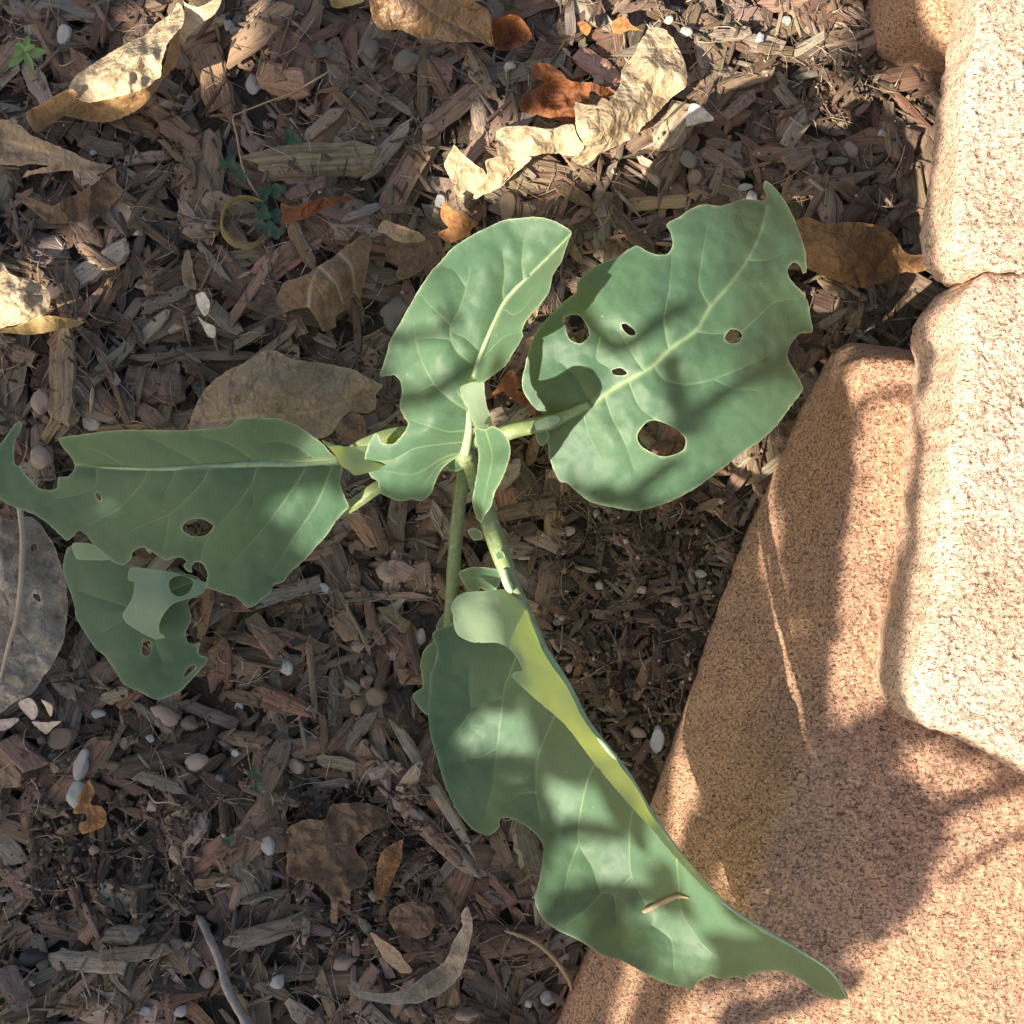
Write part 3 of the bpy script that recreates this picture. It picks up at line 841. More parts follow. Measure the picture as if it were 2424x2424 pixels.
for p_ in FINE:
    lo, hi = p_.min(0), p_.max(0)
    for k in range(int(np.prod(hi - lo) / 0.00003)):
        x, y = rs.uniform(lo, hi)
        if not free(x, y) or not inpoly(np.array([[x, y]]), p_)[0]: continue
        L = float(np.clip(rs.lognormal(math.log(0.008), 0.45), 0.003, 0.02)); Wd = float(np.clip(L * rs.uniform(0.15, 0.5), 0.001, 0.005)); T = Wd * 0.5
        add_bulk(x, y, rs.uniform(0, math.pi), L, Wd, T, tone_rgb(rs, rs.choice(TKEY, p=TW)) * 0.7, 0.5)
for k, (tn, c, ex, ey, ez, L, Wd, T) in enumerate(chip_jobs):
    o = bpy.data.objects.new('wood_chip', CHIP_ME[int(rs.integers(len(CHIP_ME)))])
    sx = -1 if rs.random() < 0.5 else 1
    M = Matrix.Identity(4)
    for r in range(3):
        M[r][0] = ex[r] * L * sx; M[r][1] = ey[r] * Wd * sx; M[r][2] = ez[r] * T; M[r][3] = c[r]
    o.matrix_world = M
    o.color = (*np.clip(tone_rgb(rs, tn) * 1.12, 0, 0.6), 1)
    COL.objects.link(o)
    tag(o, '%s %s wood chip %s' % (chip_size(L, Wd), WORD[tn], near(c[0], c[1])), 'wood chip', '%s wood chips in the mulch' % WORD[tn])

def build_bulk(name, items, label):
    Vs, Fs, T_, LC, n = [], [], [], [], 0
    for (ti, c, ex, ey, ez, L, Wd, T, rgb) in items:
        v, f = TS[ti]
        p = c + v[:, :1] * L * ex + v[:, 1:2] * Wd * ey + v[:, 2:] * T * ez
        Vs.append(p); Fs.append(f + n); n += len(v)
        T_.append(np.tile(np.append(rgb, 1.0), (len(v), 1)))
        LC.append(v * np.array([1, 1, 0.5]) + rs.uniform(0, 50, 3))
    o = mesh_obj(name, np.concatenate(Vs), np.concatenate(Fs), M_WOODS, smooth=False,
                 attrs={'tint': ('FLOAT_COLOR', np.concatenate(T_)), 'lc': ('FLOAT_VECTOR', np.concatenate(LC))})
    return tag(o, label, 'mulch', kind='stuff')
build_bulk('wood_mulch', bulk, 'layer of small shredded wood chips and splinters covering the soil')

# soil crumbs and fibres
octv = np.array([[1, 0, 0], [-1, 0, 0], [0, 1, 0], [0, -1, 0], [0, 0, 1], [0, 0, -1.0]])
octf = np.array([[0, 2, 4], [2, 1, 4], [1, 3, 4], [3, 0, 4], [2, 0, 5], [1, 2, 5], [3, 1, 5], [0, 3, 5]])
Vs, Fs, T_, n = [], [], [], 0
cand = rs.uniform(-0.32, 0.32, (24000, 2))
for x, y in cand:
    if not free(x, y): continue
    fine = in_fine(x, y)
    if not fine and rs.random() < 0.72: continue
    r = rs.uniform(0.0004, 0.0013) * (1.25 if fine else 1)
    z = HM[ij(x, y)] + r * 0.35
    v = octv * (r * rs.uniform(0.6, 1.5, 3)) * rs.uniform(0.7, 1.3, (6, 1))
    a = rs.uniform(0, 6.28); ca, sa = math.cos(a), math.sin(a)
    v = v @ np.array([[ca, sa, 0], [-sa, ca, 0], [0, 0, 1.0]]) + [x, y, z]
    u = rs.random()
    col = (0.45, 0.36, 0.28) if u < 0.04 else (0.24, 0.15, 0.09) if u < 0.3 else (0.12, 0.08, 0.055) if u < 0.7 else (0.06, 0.042, 0.032)
    Vs.append(v); Fs.append(octf + n); n += 6
    T_.append(np.tile((*col, 1.0), (6, 1)))
tag(mesh_obj('soil_crumbs', np.concatenate(Vs), np.concatenate(Fs), M_CRUMB, smooth=False, attrs={'tint': ('FLOAT_COLOR', np.concatenate(T_))}),
    'fine dark crumbs of soil scattered between the wood chips', 'soil', kind='stuff')
Vs, Fs, T_, n = [], [], [], 0
for k in range(2600):
    x, y = rs.uniform(-0.3, 0.3, 2)
    if not free(x, y): continue
    L = rs.uniform(0.006, 0.026); a = rs.uniform(0, 6.28); cv = rs.normal(0, 1.0)
    pts = []
    for t in np.linspace(0, 1, 6):
        aa = a + cv * t
        pts.append([x, y]); x += math.cos(aa) * L / 5; y += math.sin(aa) * L / 5
    pts = np.array(pts)
    z = np.array([HM[ij(p[0], p[1])] for p in pts]); z = np.convolve(np.pad(z, 1, 'edge'), [0.3, 0.4, 0.3], 'valid') + 0.0009
    v, f = tube_geo(np.column_stack([pts, z]), np.linspace(1, 0.4, 6) * rs.uniform(0.00018, 0.00042), 3)
    f = [q for q in f]
    Vs.append(v); Fs += [[i + n for i in q] for q in f]; n += len(v)
    col = np.array([(0.36, 0.26, 0.17), (0.2, 0.13, 0.085), (0.46, 0.38, 0.29)][int(rs.integers(3))])
    T_.append(np.tile((*col, 1.0), (len(v), 1)))
tag(mesh_obj('plant_fibres', np.concatenate(Vs), Fs, M_CRUMB, attrs={'tint': ('FLOAT_COLOR', np.concatenate(T_))}),
    'thin dry rootlets and fibres tangled over the mulch', 'fibres', kind='stuff')

def hm_under(poly, q=0.8):
    pw = wpoly(poly, 0.005)
    x0, y0 = pw.min(0); x1, y1 = pw.max(0)
    xs, ys = np.meshgrid(np.arange(x0, x1, 0.003), np.arange(y0, y1, 0.003))
    g = np.column_stack([xs.ravel(), ys.ravel()]); g = g[inpoly(g, pw)]
    if not len(g): g = pw
    return float(np.quantile(HM[ij(g[:, 0], g[:, 1])], q))

# ------------------------------------------------------------------ pebbles
def ico(sub):
    import bmesh
    bm = bmesh.new(); bmesh.ops.create_icosphere(bm, subdivisions=sub, radius=1.0)
    v = np.array([x.co[:] for x in bm.verts]); f = np.array([[w.index for w in q.verts] for q in bm.faces]); bm.free()
    return v, f
IV, IF = ico(3)
PEB = []
for k in range(16):
    ang = k % 4 != 1
    v = IV.copy()
    if ang:                                           # broken, faceted stone
        for _ in range(9):
            nv = rs.normal(0, 1, 3); nv /= np.linalg.norm(nv); d = rs.uniform(0.5, 0.85)
            e = v @ nv - d
            v = v - np.clip(e, 0, None)[:, None] * nv
    v = v * (1 + 0.26 * vnoise(v, 1.5, k) + 0.10 * vnoise(v, 4, k + 3) + 0.035 * vnoise(v, 11, k + 5))[:, None]
    v[:, :2] *= rs.uniform(0.95, 1.2, 2)
    me = bpy.data.meshes.new('pebble'); me.from_pydata(v.tolist(), [], IF.tolist())
    me.polygons.foreach_set('use_smooth', [True] * len(me.polygons)); me.materials.append(M_STONE); me.update()
    PEB.append(me)
PC = {'white': (0.88, 0.83, 0.75), 'pink': (0.72, 0.53, 0.42), 'tan': (0.46, 0.33, 0.22), 'grey': (0.34, 0.29, 0.24), 'dark': (0.085, 0.08, 0.08)}
PW_ = {'white': 'small white', 'pink': 'small pinkish', 'tan': 'rounded tan', 'grey': 'dull grey', 'dark': 'smooth dark slate'}
PLIST = """white 131 66 15 27 80;pink 183 503 25 28 40;white 197 341 9 8 0;white 528 33 16 14 40;pink 545 48 15 12 0;white 580 165 18 20 0;grey 870 105 20 25 80;tan 735 247 23 18 30;grey 748 112 24 16 0;grey 957 130 32 24 30;grey 928 730 38 34 50;pink 75 945 20 36 80;white 197 992 26 20 30;pink 80 1082 24 26 0;white 1222 1098 14 13 0
grey 470 1402 19 16 0;white 665 1588 18 16 0;white 204 1702 19 12 0;tan 130 1755 36 29 10;tan 82 1762 13 12 0;white 178 1822 24 34 70;white 166 1893 21 31 80;pink 375 1695 38 20 -40;grey 433 1722 24 20 -30;white 340 1757 10 10 0;white 65 1724 10 9 0;white 545 1685 11 12 0;white 540 1797 12 8 0;pink 690 1825 22 18 0;pink 450 1815 26 20 20
tan 280 1770 11 18 70;pink 346 1920 13 14 0;white 625 2010 19 20 0;pink 202 2028 13 12 0;pink 505 1983 9 6 0;grey 308 2090 11 9 0;white 518 2105 15 8 0;tan 575 2265 14 10 0;white 645 2340 18 17 0;pink 806 2304 34 21 10;white 872 2145 13 15 0;pink 911 1355 25 24 0;tan 838 1290 17 16 0;tan 820 1298 11 14 0;white 757 1395 15 11 0
white 990 1513 14 18 80;grey 840 1527 10 9 0;tan 860 1625 15 20 70;tan 882 1662 22 28 60;tan 842 1683 22 25 40;tan 812 1652 12 14 0;white 1204 1306 10 14 70;white 1241 1324 13 6 0;white 1349 1258 14 10 0;white 1416 1216 9 12 60;pink 1334 1468 10 10 0;white 1320 1481 11 9 0;pink 1612 1432 12 11 0;pink 1525 1400 13 10 0;white 1424 1392 13 8 -40
grey 1567 1246 11 9 0;white 1670 1363 14 10 0;pink 1352 1594 11 12 0;tan 1692 1405 9 8 0;white 1776 1234 6 14 80;pink 1520 1753 21 14 -20;white 1567 1764 19 33 80;tan 1446 1557 9 8 0;white 334 2405 13 14 0;pink 470 2345 16 26 80;white 411 2412 16 14 0;pink 1105 2408 32 16 0;tan 965 2414 15 15 0;white 1297 2395 16 18 0;white 1252 2402 9 10 0
tan 1653 402 19 16 0;pink 2036 330 20 18 0;tan 1997 396 15 11 0;pink 2142 560 14 16 0;white 2112 292 12 10 0;white 1266 227 11 16 80;white 1205 137 15 11 0;white 1880 20 12 14 0;white 1812 68 13 15 0;white 1775 428 15 12 0;white 1790 452 12 14 0;tan 1198 479 20 39 80;dark 55 2285 40 24 0;white 22 1105 9 8 0;tan 420 1190 8 8 0
grey 505 1855 12 10 0;white 345 1300 10 10 0;grey 1640 360 22 20 0;white 1630 60 14 12 0;white 1590 30 12 10 0;pink 1420 175 14 12 0;pink 1480 20 14 18 0;pink 1010 290 16 12 0;white 1040 460 14 20 0;pink 1030 490 12 16 0;tan 970 520 14 24 70;grey 365 1715 10 10 0;pink 455 1402 16 14 0;tan 2020 260 12 10 0;tan 1950 360 12 10 0"""
for k, row in enumerate(PLIST.replace('\n', ';').split(';')):
    tn, px, py, ra, rb, a = row.split(); px, py, ra, rb, a = map(float, (px, py, ra, rb, a))
    x, y, _ = W(px, py, 0.006)
    A, B = ra * S / PX, rb * S / PX
    hgt = min(A, B) * rs.uniform(0.6, 0.85)
    z = float(np.mean(HM[ij(x + np.array([0, A, -A, 0, 0]) * 0.6, y + np.array([0, 0, 0, B, -B]) * 0.6)])) + hgt * 0.6
    o = bpy.data.objects.new('pebble', PEB[k % len(PEB)])
    o.location = (x, y, z)
    o.scale = (A, B, hgt)
    if a: 
        if rb > ra: o.scale = (B, A, hgt)
        o.rotation_euler = (0, 0, math.radians(a))
    o.color = (*np.clip(np.array(PC[tn]) * rs.uniform(0.85, 1.12), 0, 0.85), 1)
    COL.objects.link(o)
    tag(o, '%s%s pebble %s' % ('tiny ' if max(ra, rb) < 14 else 'big ' if max(ra, rb) > 26 else '', PW_[tn].replace('small ', ''), near(x, y)), 'pebble', '%s pebbles among the wood chips' % PW_[tn])

# ------------------------------------------------------------------ dead leaves
def finer(kw):
    kw = dict(kw); kw['spacing'] = 6; kw['crumple'] = kw.get('crumple', .0005) * 1.9; kw['rag'] = 6.0; kw['curl'] = .0045; kw['veins'] = [(max(w, 4.0) if w > 2.3 else w, l) for w, l in kw.get('veins', [])]
    return kw
def dead(name, label, patches, mats, group=None, cat='dead leaf', q=0.72):
    """patches: (poly, ctrl, kwargs); several materials -> parts under an Empty"""
    allp = [p for pt in patches for p in pt[0]]
    base = hm_under(patches[0][0], q)
    cx, cy = np.mean(np.array(allp), 0)
    if len(patches) == 1:
        pl, ct, kw = patches[0]
        o = join_patches(name, [patch(pl, ct, zbase=base, **finer(kw))], DM[mats[0]])
        return tag(o, label, cat, group)
    e = empty(name, W(cx, cy, base), label, cat, group)
    for k, (pl, ct, kw) in enumerate(patches):
        join_patches(kw.pop('part', 'blade'), [patch(pl, ct, zbase=base, **finer(kw))], DM[mats[k]], e)
    return e

dead('curled_dead_leaf', 'sunlit cream dead leaf rolled lengthwise, with a crumpled bright back', [
    (P('c1', 175,730, 300,660, 460,580, 540,640, 640,640, 780,615, 960,560, 1040,490, 1090,330, 1150,200, 1185,290, 1160,420, 1060,530, 960,670, 870,740, 780,780, 690,805, 560,790, 420,760, 320,820, 240,870, 185,790),
     [(65,265,.004), (88,312,.002), (160,225,.020), (250,288,.003), (200,270,.003), (320,268,.006), (385,190,.012), (350,225,.02), (420,150,.012), (425,80,.015), (285,230,.02), (110,285,.004)], dict(crumple=.0012, seed=1, part='inner_blade')),
    (P('c1', 455,600, 480,520, 580,440, 700,360, 820,290, 950,220, 1030,150, 1120,90, 1160,20, 1200,60, 1205,130, 1160,220, 1100,290, 1085,350, 1055,420, 1045,510, 960,575, 800,628, 600,662, 540,655),
     [(170,215,.020), (255,132,.012), (340,80,.014), (415,20,.020), (430,60,.026), (390,130,.030), (370,190,.028), (290,228,.026), (210,237,.022), (270,185,.034), (330,130,.034)], dict(crumple=.0022, cs=70, seed=2, part='rolled_blade')),
    (P('c1', 1190,-10, 1250,30, 1310,40, 1380,10, 1450,-10, 1400,90, 1330,150, 1240,230, 1190,310, 1170,220, 1205,120),
     [(430,100,.010), (450,20,.014), (500,20,.020), (520,0,.022), (470,70,.014), (432,60,.016)], dict(crumple=.0012, seed=3, part='tip'))], ['amber', 'cream', 'cream'])
dead('flat_dead_leaf', 'dull brown dead leaf folded along its midrib beside the rolled cream leaf', [
    (P('c1', -60,790, 110,800, 200,880, 330,930, 470,990, 600,1040, 740,1080, 690,1120, 600,1130, 440,1120, 260,1140, 130,1170, 180,1110, 320,1085, 180,1078, 100,1080, -60,1050),
     [(-20,330,.006), (60,300,.012), (120,360,.013), (265,392,.004), (60,390,.004), (150,410,.008), (55,422,.003)], dict(crumple=.0008, seed=4, veins=[(3, P('c1', -60,900, 200,960, 450,1030, 740,1080))]))], ['tan'])
dead('crumpled_dead_leaf', 'dark brown crumpled dead leaf with a pointed pale tip', [
    (P('c1', 100,1280, 260,1310, 340,1340, 420,1290, 560,1230, 700,1130, 750,1100, 760,1200, 800,1240, 750,1330, 700,1400, 570,1440, 400,1470, 280,1430, 180,1350),
     [(36,464,.004), (150,500,.010), (270,400,.012), (280,460,.008), (150,530,.002), (210,480,.006)], dict(crumple=.0020, cs=90, seed=5))], ['mud'])
dead('torn_dead_leaf', 'torn cream and grey dead leaf with a ragged lobe over a long pointed blade', [
    (P('c5', -60,480, 100,470, 290,410, 350,400, 480,430, 555,450, 450,490, 300,520, 100,533, -60,515), [(0,775,.006), (100,785,.010), (200,763,.006), (120,755,.013), (60,790,.003)], dict(crumple=.0006, seed=6, part='lower_blade')),
    (P('c5', -60,10, 20,60, 60,120, 110,150, 200,160, 300,220, 325,300, 290,400, 200,440, 60,475, -60,490), [(0,640,.012), (60,680,.02), (117,700,.016), (100,750,.014), (0,770,.014), (40,720,.024)], dict(crumple=.0018, cs=70, seed=7, part='upper_blade'))], ['yellow', 'cream'])
dead('broad_dead_leaf', 'broad flat tan dead leaf with a grey weathered end, half under a green leaf', [
    (L2(448,1035, 450,1000, 460,968, 480,925, 530,880, 590,850, 625,830, 650,830, 700,850, 750,857, 800,864, 850,882, 905,911, 890,933, 891,962, 874,979, 832,977, 806,995, 781,1031, 750,1040, 640,1045),
     [(450,1020,.004), (480,925,.005), (620,835,.010), (780,862,.008), (900,912,.010), (880,960,.004), (650,930,.016), (770,1030,.003), (780,940,.012), (560,1000,.012)],
     dict(crumple=.0009, seed=8, veins=[(2.2, L2(640,1020, 720,930, 800,880)), (1.6, L2(560,1000, 600,920, 630,860)), (2.4, L2(480,1000, 600,985, 740,975, 880,930)), (1.6, L2(700,978, 760,920, 840,895)), (1.6, L2(640,982, 690,1020, 730,1040))]))], ['tan'])
dead('veined_dead_leaf', 'brown dead leaf with pale raised veins and a curled lobe', [
    (L2(655,709, 676,669, 738,643, 756,629, 800,600, 832,576, 854,561, 872,554, 879,580, 875,616, 868,655, 860,690, 853,712, 835,694, 825,727, 796,748, 796,774, 763,785, 745,759, 730,730, 700,730, 654,741),
     [(655,725,.003), (676,669,.005), (756,629,.014), (872,554,.008), (853,710,.003), (763,785,.003), (740,680,.016), (820,640,.015), (790,720,.012)],
     dict(crumple=.0008, seed=9, veins=[(2.6, P('c6', 365,420, 360,330, 380,180, 430,85)), (2.2, P('c6', 390,190, 440,250, 480,350)), (2.4, P('c6', 430,85, 540,200, 585,330)), (2.4, P('c6', 560,0, 640,90, 660,220, 690,310))]))], ['brown'])
dead('glossy_dead_leaf', 'large glossy brown dead leaf with a dark red curled end', [
    (P('c2', 760,-90, 775,80, 800,160, 850,195, 940,190, 1080,240, 1200,255, 1340,275, 1500,280, 1565,292, 1555,150, 1530,80, 1450,10, 1380,-90),
     [(880,20,.016), (900,65,.012), (1000,90,.010), (1160,105,.008), (1150,40,.016), (1000,20,.020), (1090,-20,.020)], dict(crumple=.0007, seed=10, veins=[(2.5, P('c2', 1560,285, 1300,150, 1150,60, 1080,-60)), (1.8, P('c2', 1300,150, 1340,270)), (1.8, P('c2', 1140,60, 1140,230)), (1.8, P('c2', 1030,-20, 970,180))], part='blade')),
    (P('c2', 1550,140, 1640,90, 1740,110, 1800,180, 1822,250, 1720,310, 1610,332, 1562,292), [(1165,100,.008), (1195,35,.012), (1258,85,.010), (1190,118,.004), (1205,75,.003)], dict(crumple=.0015, cs=60, seed=11, part='curled_end'))], ['gloss', 'red'])
dead('large_curled_dead_leaf', 'long twisted tan dead leaf with a bowl-shaped torn end, sunlit on the mulch', [
    (P('c3', 1000,270, 1060,190, 1110,180, 1180,200, 1240,290, 1290,370, 1322,470, 1310,560, 1260,600, 1200,650, 1120,740, 1060,800, 960,900, 830,972, 760,1010, 640,1080, 560,1040, 640,960, 590,870, 575,740, 585,668, 640,675, 770,680, 850,600, 890,520, 900,430, 960,350),
     [(1545,70,.006), (1600,130,.016), (1625,190,.012), (1580,240,.012), (1490,150,.010), (1540,170,.024), (1470,250,.026), (1370,250,.022), (1400,310,.032), (1480,330,.012), (1390,380,.010), (1540,290,.010)],
     dict(crumple=.0012, cs=80, seed=12, veins=[(4, P('c3', 1110,190, 1125,400, 1100,600, 1040,740)), (1.6, P('c3', 1100,320, 980,420)), (1.6, P('c3', 1120,420, 1240,380))], part='upper_blade')),
    (P('c3', 60,870, 130,830, 250,820, 400,835, 570,815, 600,880, 640,960, 590,1010, 540,1015, 440,1000, 340,1012, 230,1065, 150,1150, 80,1220, 0,1275, -90,1310, -60,1240, 10,1130, 0,1050, 90,1010),
     [(1180,310,.012), (1240,298,.02), (1350,295,.022), (1380,345,.024), (1330,367,.010), (1230,385,.012), (1150,462,.004), (1270,340,.026), (1170,400,.014)], dict(crumple=.0012, cs=60, seed=13, part='middle_blade')),
    (P('c2', 1250,1090, 1258,1040, 1275,990, 1312,935, 1380,1010, 1450,1070, 1500,1105, 1530,1150, 1600,1060, 1700,1020, 1820,1030, 1720,1130, 1600,1232, 1500,1282, 1340,1295, 1290,1200),
     [(1053,395,.012), (1075,340,.022), (1125,390,.014), (1150,405,.010), (1200,378,.016), (1180,440,.010), (1145,464,.004), (1085,465,.003), (1070,430,.010), (1110,430,.006)], dict(crumple=.0009, seed=14, part='torn_bowl'))], ['cream', 'cream', 'cream'], q=0.6)
dead('red_dead_leaf', 'rust red crumpled dead leaf lying in the crook of the twisted tan leaf', [
    (P('c3', 300,420, 400,415, 480,460, 560,520, 700,540, 840,612, 770,640, 690,600, 680,680, 590,662, 580,800, 460,790, 330,750, 215,700, 230,620, 330,570, 380,540, 300,500),
     [(1260,155,.012), (1340,190,.014), (1450,220,.010), (1360,290,.004), (1230,250,.010), (1310,230,.008)], dict(crumple=.0022, cs=70, seed=15))], ['red'])
dead('narrow_dead_leaf', 'narrow rust orange dead leaf lying beside the clover', [
    (P('c2', 180,1330, 250,1350, 380,1310, 520,1290, 620,1280, 660,1300, 560,1330, 440,1370, 330,1430, 250,1450, 180,1465, 190,1400), [(666,485,.008), (690,520,.004), (760,480,.012), (838,470,.004), (720,505,.010)], dict(crumple=.0008, seed=16))], ['red'])
dead('broken_dead_leaf', 'brown broken dead leaf with a pale folded top next to the veined leaf', [
    (P('c2', 870,1560, 980,1580, 1130,1560, 1180,1650, 1130,1740, 1040,1810, 950,1830, 920,1790, 940,1740, 860,1690, 870,1620), [(915,570,.004), (1025,590,.010), (960,660,.004), (970,610,.008)], dict(crumple=.0014, seed=17, part='lower_blade')),
    (P('c2', 800,1520, 850,1440, 950,1470, 1080,1510, 1135,1560, 1060,1592, 930,1570, 850,1530), [(893,550,.010), (915,522,.014), (1008,564,.012), (960,555,.018)], dict(crumple=.0006, seed=18, part='folded_top'))], ['mud', 'tan'])
dead('orange_dead_leaf', 'bright orange brown dead leaf tucked under the torn bowl of the tan leaf', [
    (P('c2', 1230,1180, 1260,1240, 1290,1350, 1380,1400, 1480,1460, 1440,1500, 1380,1560, 1280,1592, 1205,1520, 1280,1490, 1230,1430, 1220,1330, 1250,1310), [(1048,430,.006), (1060,500,.010), (1135,530,.008), (1060,570,.004), (1095,540,.012)], dict(crumple=.0012, seed=19))], ['orange'])
dead('shaded_dead_leaf', 'orange brown dead leaf with a notch, shaded between the large green leaf and the wall', [
    (P('c4', 380,1480, 450,1435, 520,1425, 640,1460, 750,1450, 900,1455, 1010,1490, 1080,1540, 1130,1600, 1180,1650, 1320,1660, 1310,1750, 1250,1780, 1100,1800, 1000,1850, 870,1882, 720,1840, 600,1790, 520,1760, 420,1700),
     [(1870,530,.006), (1960,530,.012), (2060,530,.010), (2130,575,.008), (2200,610,.012), (2190,640,.006), (2040,680,.004), (1930,650,.006), (2010,610,.018)], dict(crumple=.0010, seed=20, veins=[(2.2, P('c4', 420,1480, 640,1570, 800,1700, 870,1870))]))], ['rust'])
e = dead('mottled_dead_leaf', 'large grey tan mottled dead leaf with a long pale midrib, curled at its edge', [
    (P('c9', -120,30, 60,80, 170,60, 260,110, 330,200, 390,330, 430,500, 452,640, 430,780, 400,900, 330,1050, 280,1110, 220,1200, 100,1280, -120,1400),
     [(-30,1220,.008), (60,1225,.008), (120,1275,.006), (163,1430,.004), (145,1530,.004), (80,1640,.004), (-30,1690,.004), (60,1450,.014), (-20,1450,.010)],
     dict(crumple=.0016, cs=110, seed=21, veins=[(2.2, P('c9', 150,250, 260,200, 340,230)), (2.2, P('c9', 145,420, 270,400, 400,430)), (2.2, P('c9', 130,600, 260,640, 420,720)), (2.2, P('c9', 100,760, 190,880, 280,1080)), (2, P('c9', 140,450, 60,420, -20,440)), (2, P('c9', 110,700, 40,700, -30,740))], holes=[P('c9', 200,250, 235,240, 240,280, 205,290), P('c9', 215,570, 255,575, 265,620, 225,600), P('c9', 60,860, 90,880, 80,910, 55,900)])) ], ['greytan'])
zb = hm_under(P('c9', -120,30, 452,640, 100,1280, -120,1400))
rib = px_tube('midrib', [(x, y, zb + z, r) for (x, y), z, r in zip(P('c9', 125,-20, 150,200, 140,480, 110,720, 50,930, -10,1180), (.015, .018, .020, .020, .016, .011), (.0016, .0017, .0016, .0014, .0012, .0008))], M_PALESTEM, e, sides=8)
dead('lobed_dead_leaf', 'small flat orange oak leaf piece with rounded lobes beside a white pebble', [
    (P('cE', 510,440, 540,370, 580,330, 610,370, 620,430, 602,490, 660,500, 692,560, 680,640, 620,670, 540,692, 510,660, 520,620, 560,600, 550,560, 480,550, 510,490), [(200,1850,.006), (240,1920,.006), (200,1970,.003), (215,1910,.008)], dict(ripple=.0004, seed=22, veins=[(1.4, P('cE', 575,340, 590,500, 600,660))]))], ['orange'])
dead('long_curled_dead_leaf', 'long grey brown dead leaf curled into a half moon near the bottom of the plant', [
    (P('cF', 650,1650, 690,1680, 682,1720, 760,1718, 900,1722, 1000,1690, 1120,1620, 1240,1520, 1310,1400, 1370,1290, 1360,1220, 1400,1150, 1432,1250, 1420,1400, 1390,1520, 1320,1650, 1200,1740, 1080,1790, 920,1802, 760,1780, 680,1752, 640,1700),
     [(835,2325,.010), (870,2350,.012), (960,2350,.006), (930,2372,.014), (1040,2290,.006), (1060,2340,.016), (1075,2230,.006), (1110,2260,.016), (1107,2145,.012), (1000,2362,.012)], dict(crumple=.0012, cs=80, seed=23))], ['greytan'])
dead('pointed_dead_leaf', 'pointed rusty dead leaf standing upright beside the rotten brown leaf', [
    (P('cF', 800,960, 830,830, 900,760, 992,708, 970,820, 930,960, 880,1060, 830,1122, 798,1122), [(890,2070,.004), (925,2000,.010), (958,1982,.010), (900,2125,.003), (935,2060,.004), (915,2040,.013)], dict(crumple=.0008, seed=24, veins=[(1.4, P('cF', 985,720, 880,900, 815,1110))]))], ['rust'])
dead('slender_dead_leaf', 'slender orange brown dead leaf sliver inside the half moon leaf', [
    (P('cF', 765,1335, 850,1380, 960,1480, 1032,1592, 960,1590, 870,1520, 800,1420), [(880,2210,.006), (950,2260,.010), (973,2300,.003), (920,2285,.003)], dict(crumple=.0006, seed=25))], ['tan'])
dead('rotten_dead_leaf', 'flat rotten brown dead leaf pressed into the soil with ragged lobes', [
    (P('cF', 210,660, 330,600, 470,600, 500,500, 640,480, 820,500, 900,560, 860,640, 760,700, 670,780, 740,880, 725,1040, 640,1060, 640,1152, 560,1130, 552,1282, 500,1272, 490,1100, 400,1010, 230,960, 220,850), [(690,1960,.004), (780,1910,.006), (910,1930,.004), (860,2080,.003), (770,2000,.008)], dict(crumple=.0016, cs=60, seed=26))], ['mud'])
dead('round_bark_piece', 'round flat piece of brown bark with frayed edges, ringed by the half moon leaf', [
    (P('cF', 880,1200, 950,1150, 1080,1140, 1170,1190, 1182,1290, 1140,1360, 1000,1372, 920,1330, 880,1270), [(920,2160,.005), (1000,2140,.007), (1025,2190,.006), (960,2215,.004), (975,2180,.009)], dict(crumple=.0010, cs=40, seed=27))], ['mud'], cat='bark')
dead('yellow_dead_leaf', 'small yellow dead leaf edge beside the glossy brown leaf', [
    (P('c2', 480,-120, 505,0, 512,32, 560,52, 640,32, 715,2, 740,-120), [(785,5,.008), (860,0,.008), (810,18,.004), (820,-30,.012)], dict(seed=28))], ['yellow'])
dead('wedge_dead_leaf', 'small bright orange wedge of dead leaf in the sunlit mulch', [
    (P('c3', 815,160, 900,95, 960,150, 1032,206, 940,200, 850,222), [(1445,58,.006), (1480,35,.012), (1523,75,.006), (1460,80,.004)], dict(seed=29))], ['orange'])
dead('folded_dead_leaf', 'tiny folded orange dead leaf next to the grey bark pieces', [
    (P('c3', 597,150, 650,138, 692,180, 660,228), [(1366,54,.008), (1400,65,.006), (1390,82,.003)], dict(seed=30))], ['orange'])
dead('forked_dead_leaf', 'reddish brown dead leaf scrap under the folded green leaf', [
    (P('c6', 1515,962, 1580,890, 1640,780, 1700,755, 1745,880, 1720,890, 1795,930, 1815,992, 1760,1012, 1640,905, 1560,942), [(1150,948,.003), (1195,885,.010), (1215,875,.012), (1255,960,.006), (1200,920,.008)], dict(crumple=.0006, seed=31))], ['red'])
dead('dry_leaf_strip', 'narrow upright brown strip of dead leaf above the white flakes', [
    (P('c5', 1185,110, 1225,-20, 1262,100, 1285,245, 1200,215), [(430,640,.010), (445,595,.006), (462,690,.004), (438,680,.006)], dict(crumple=.0006, seed=32))], ['tan'])
dead('oval_dead_leaf', 'reddish dead leaf fragment hidden beneath the tan leaf and the yellow leaf base', [
    (P('c6', 560,1090, 640,1040, 720,1070, 740,1180, 690,1260, 600,1250, 540,1190), [(800,1000,.004), (850,1010,.006), (840,1050,.003), (820,1030,.008)], dict(crumple=.0010, seed=33))], ['mud'])

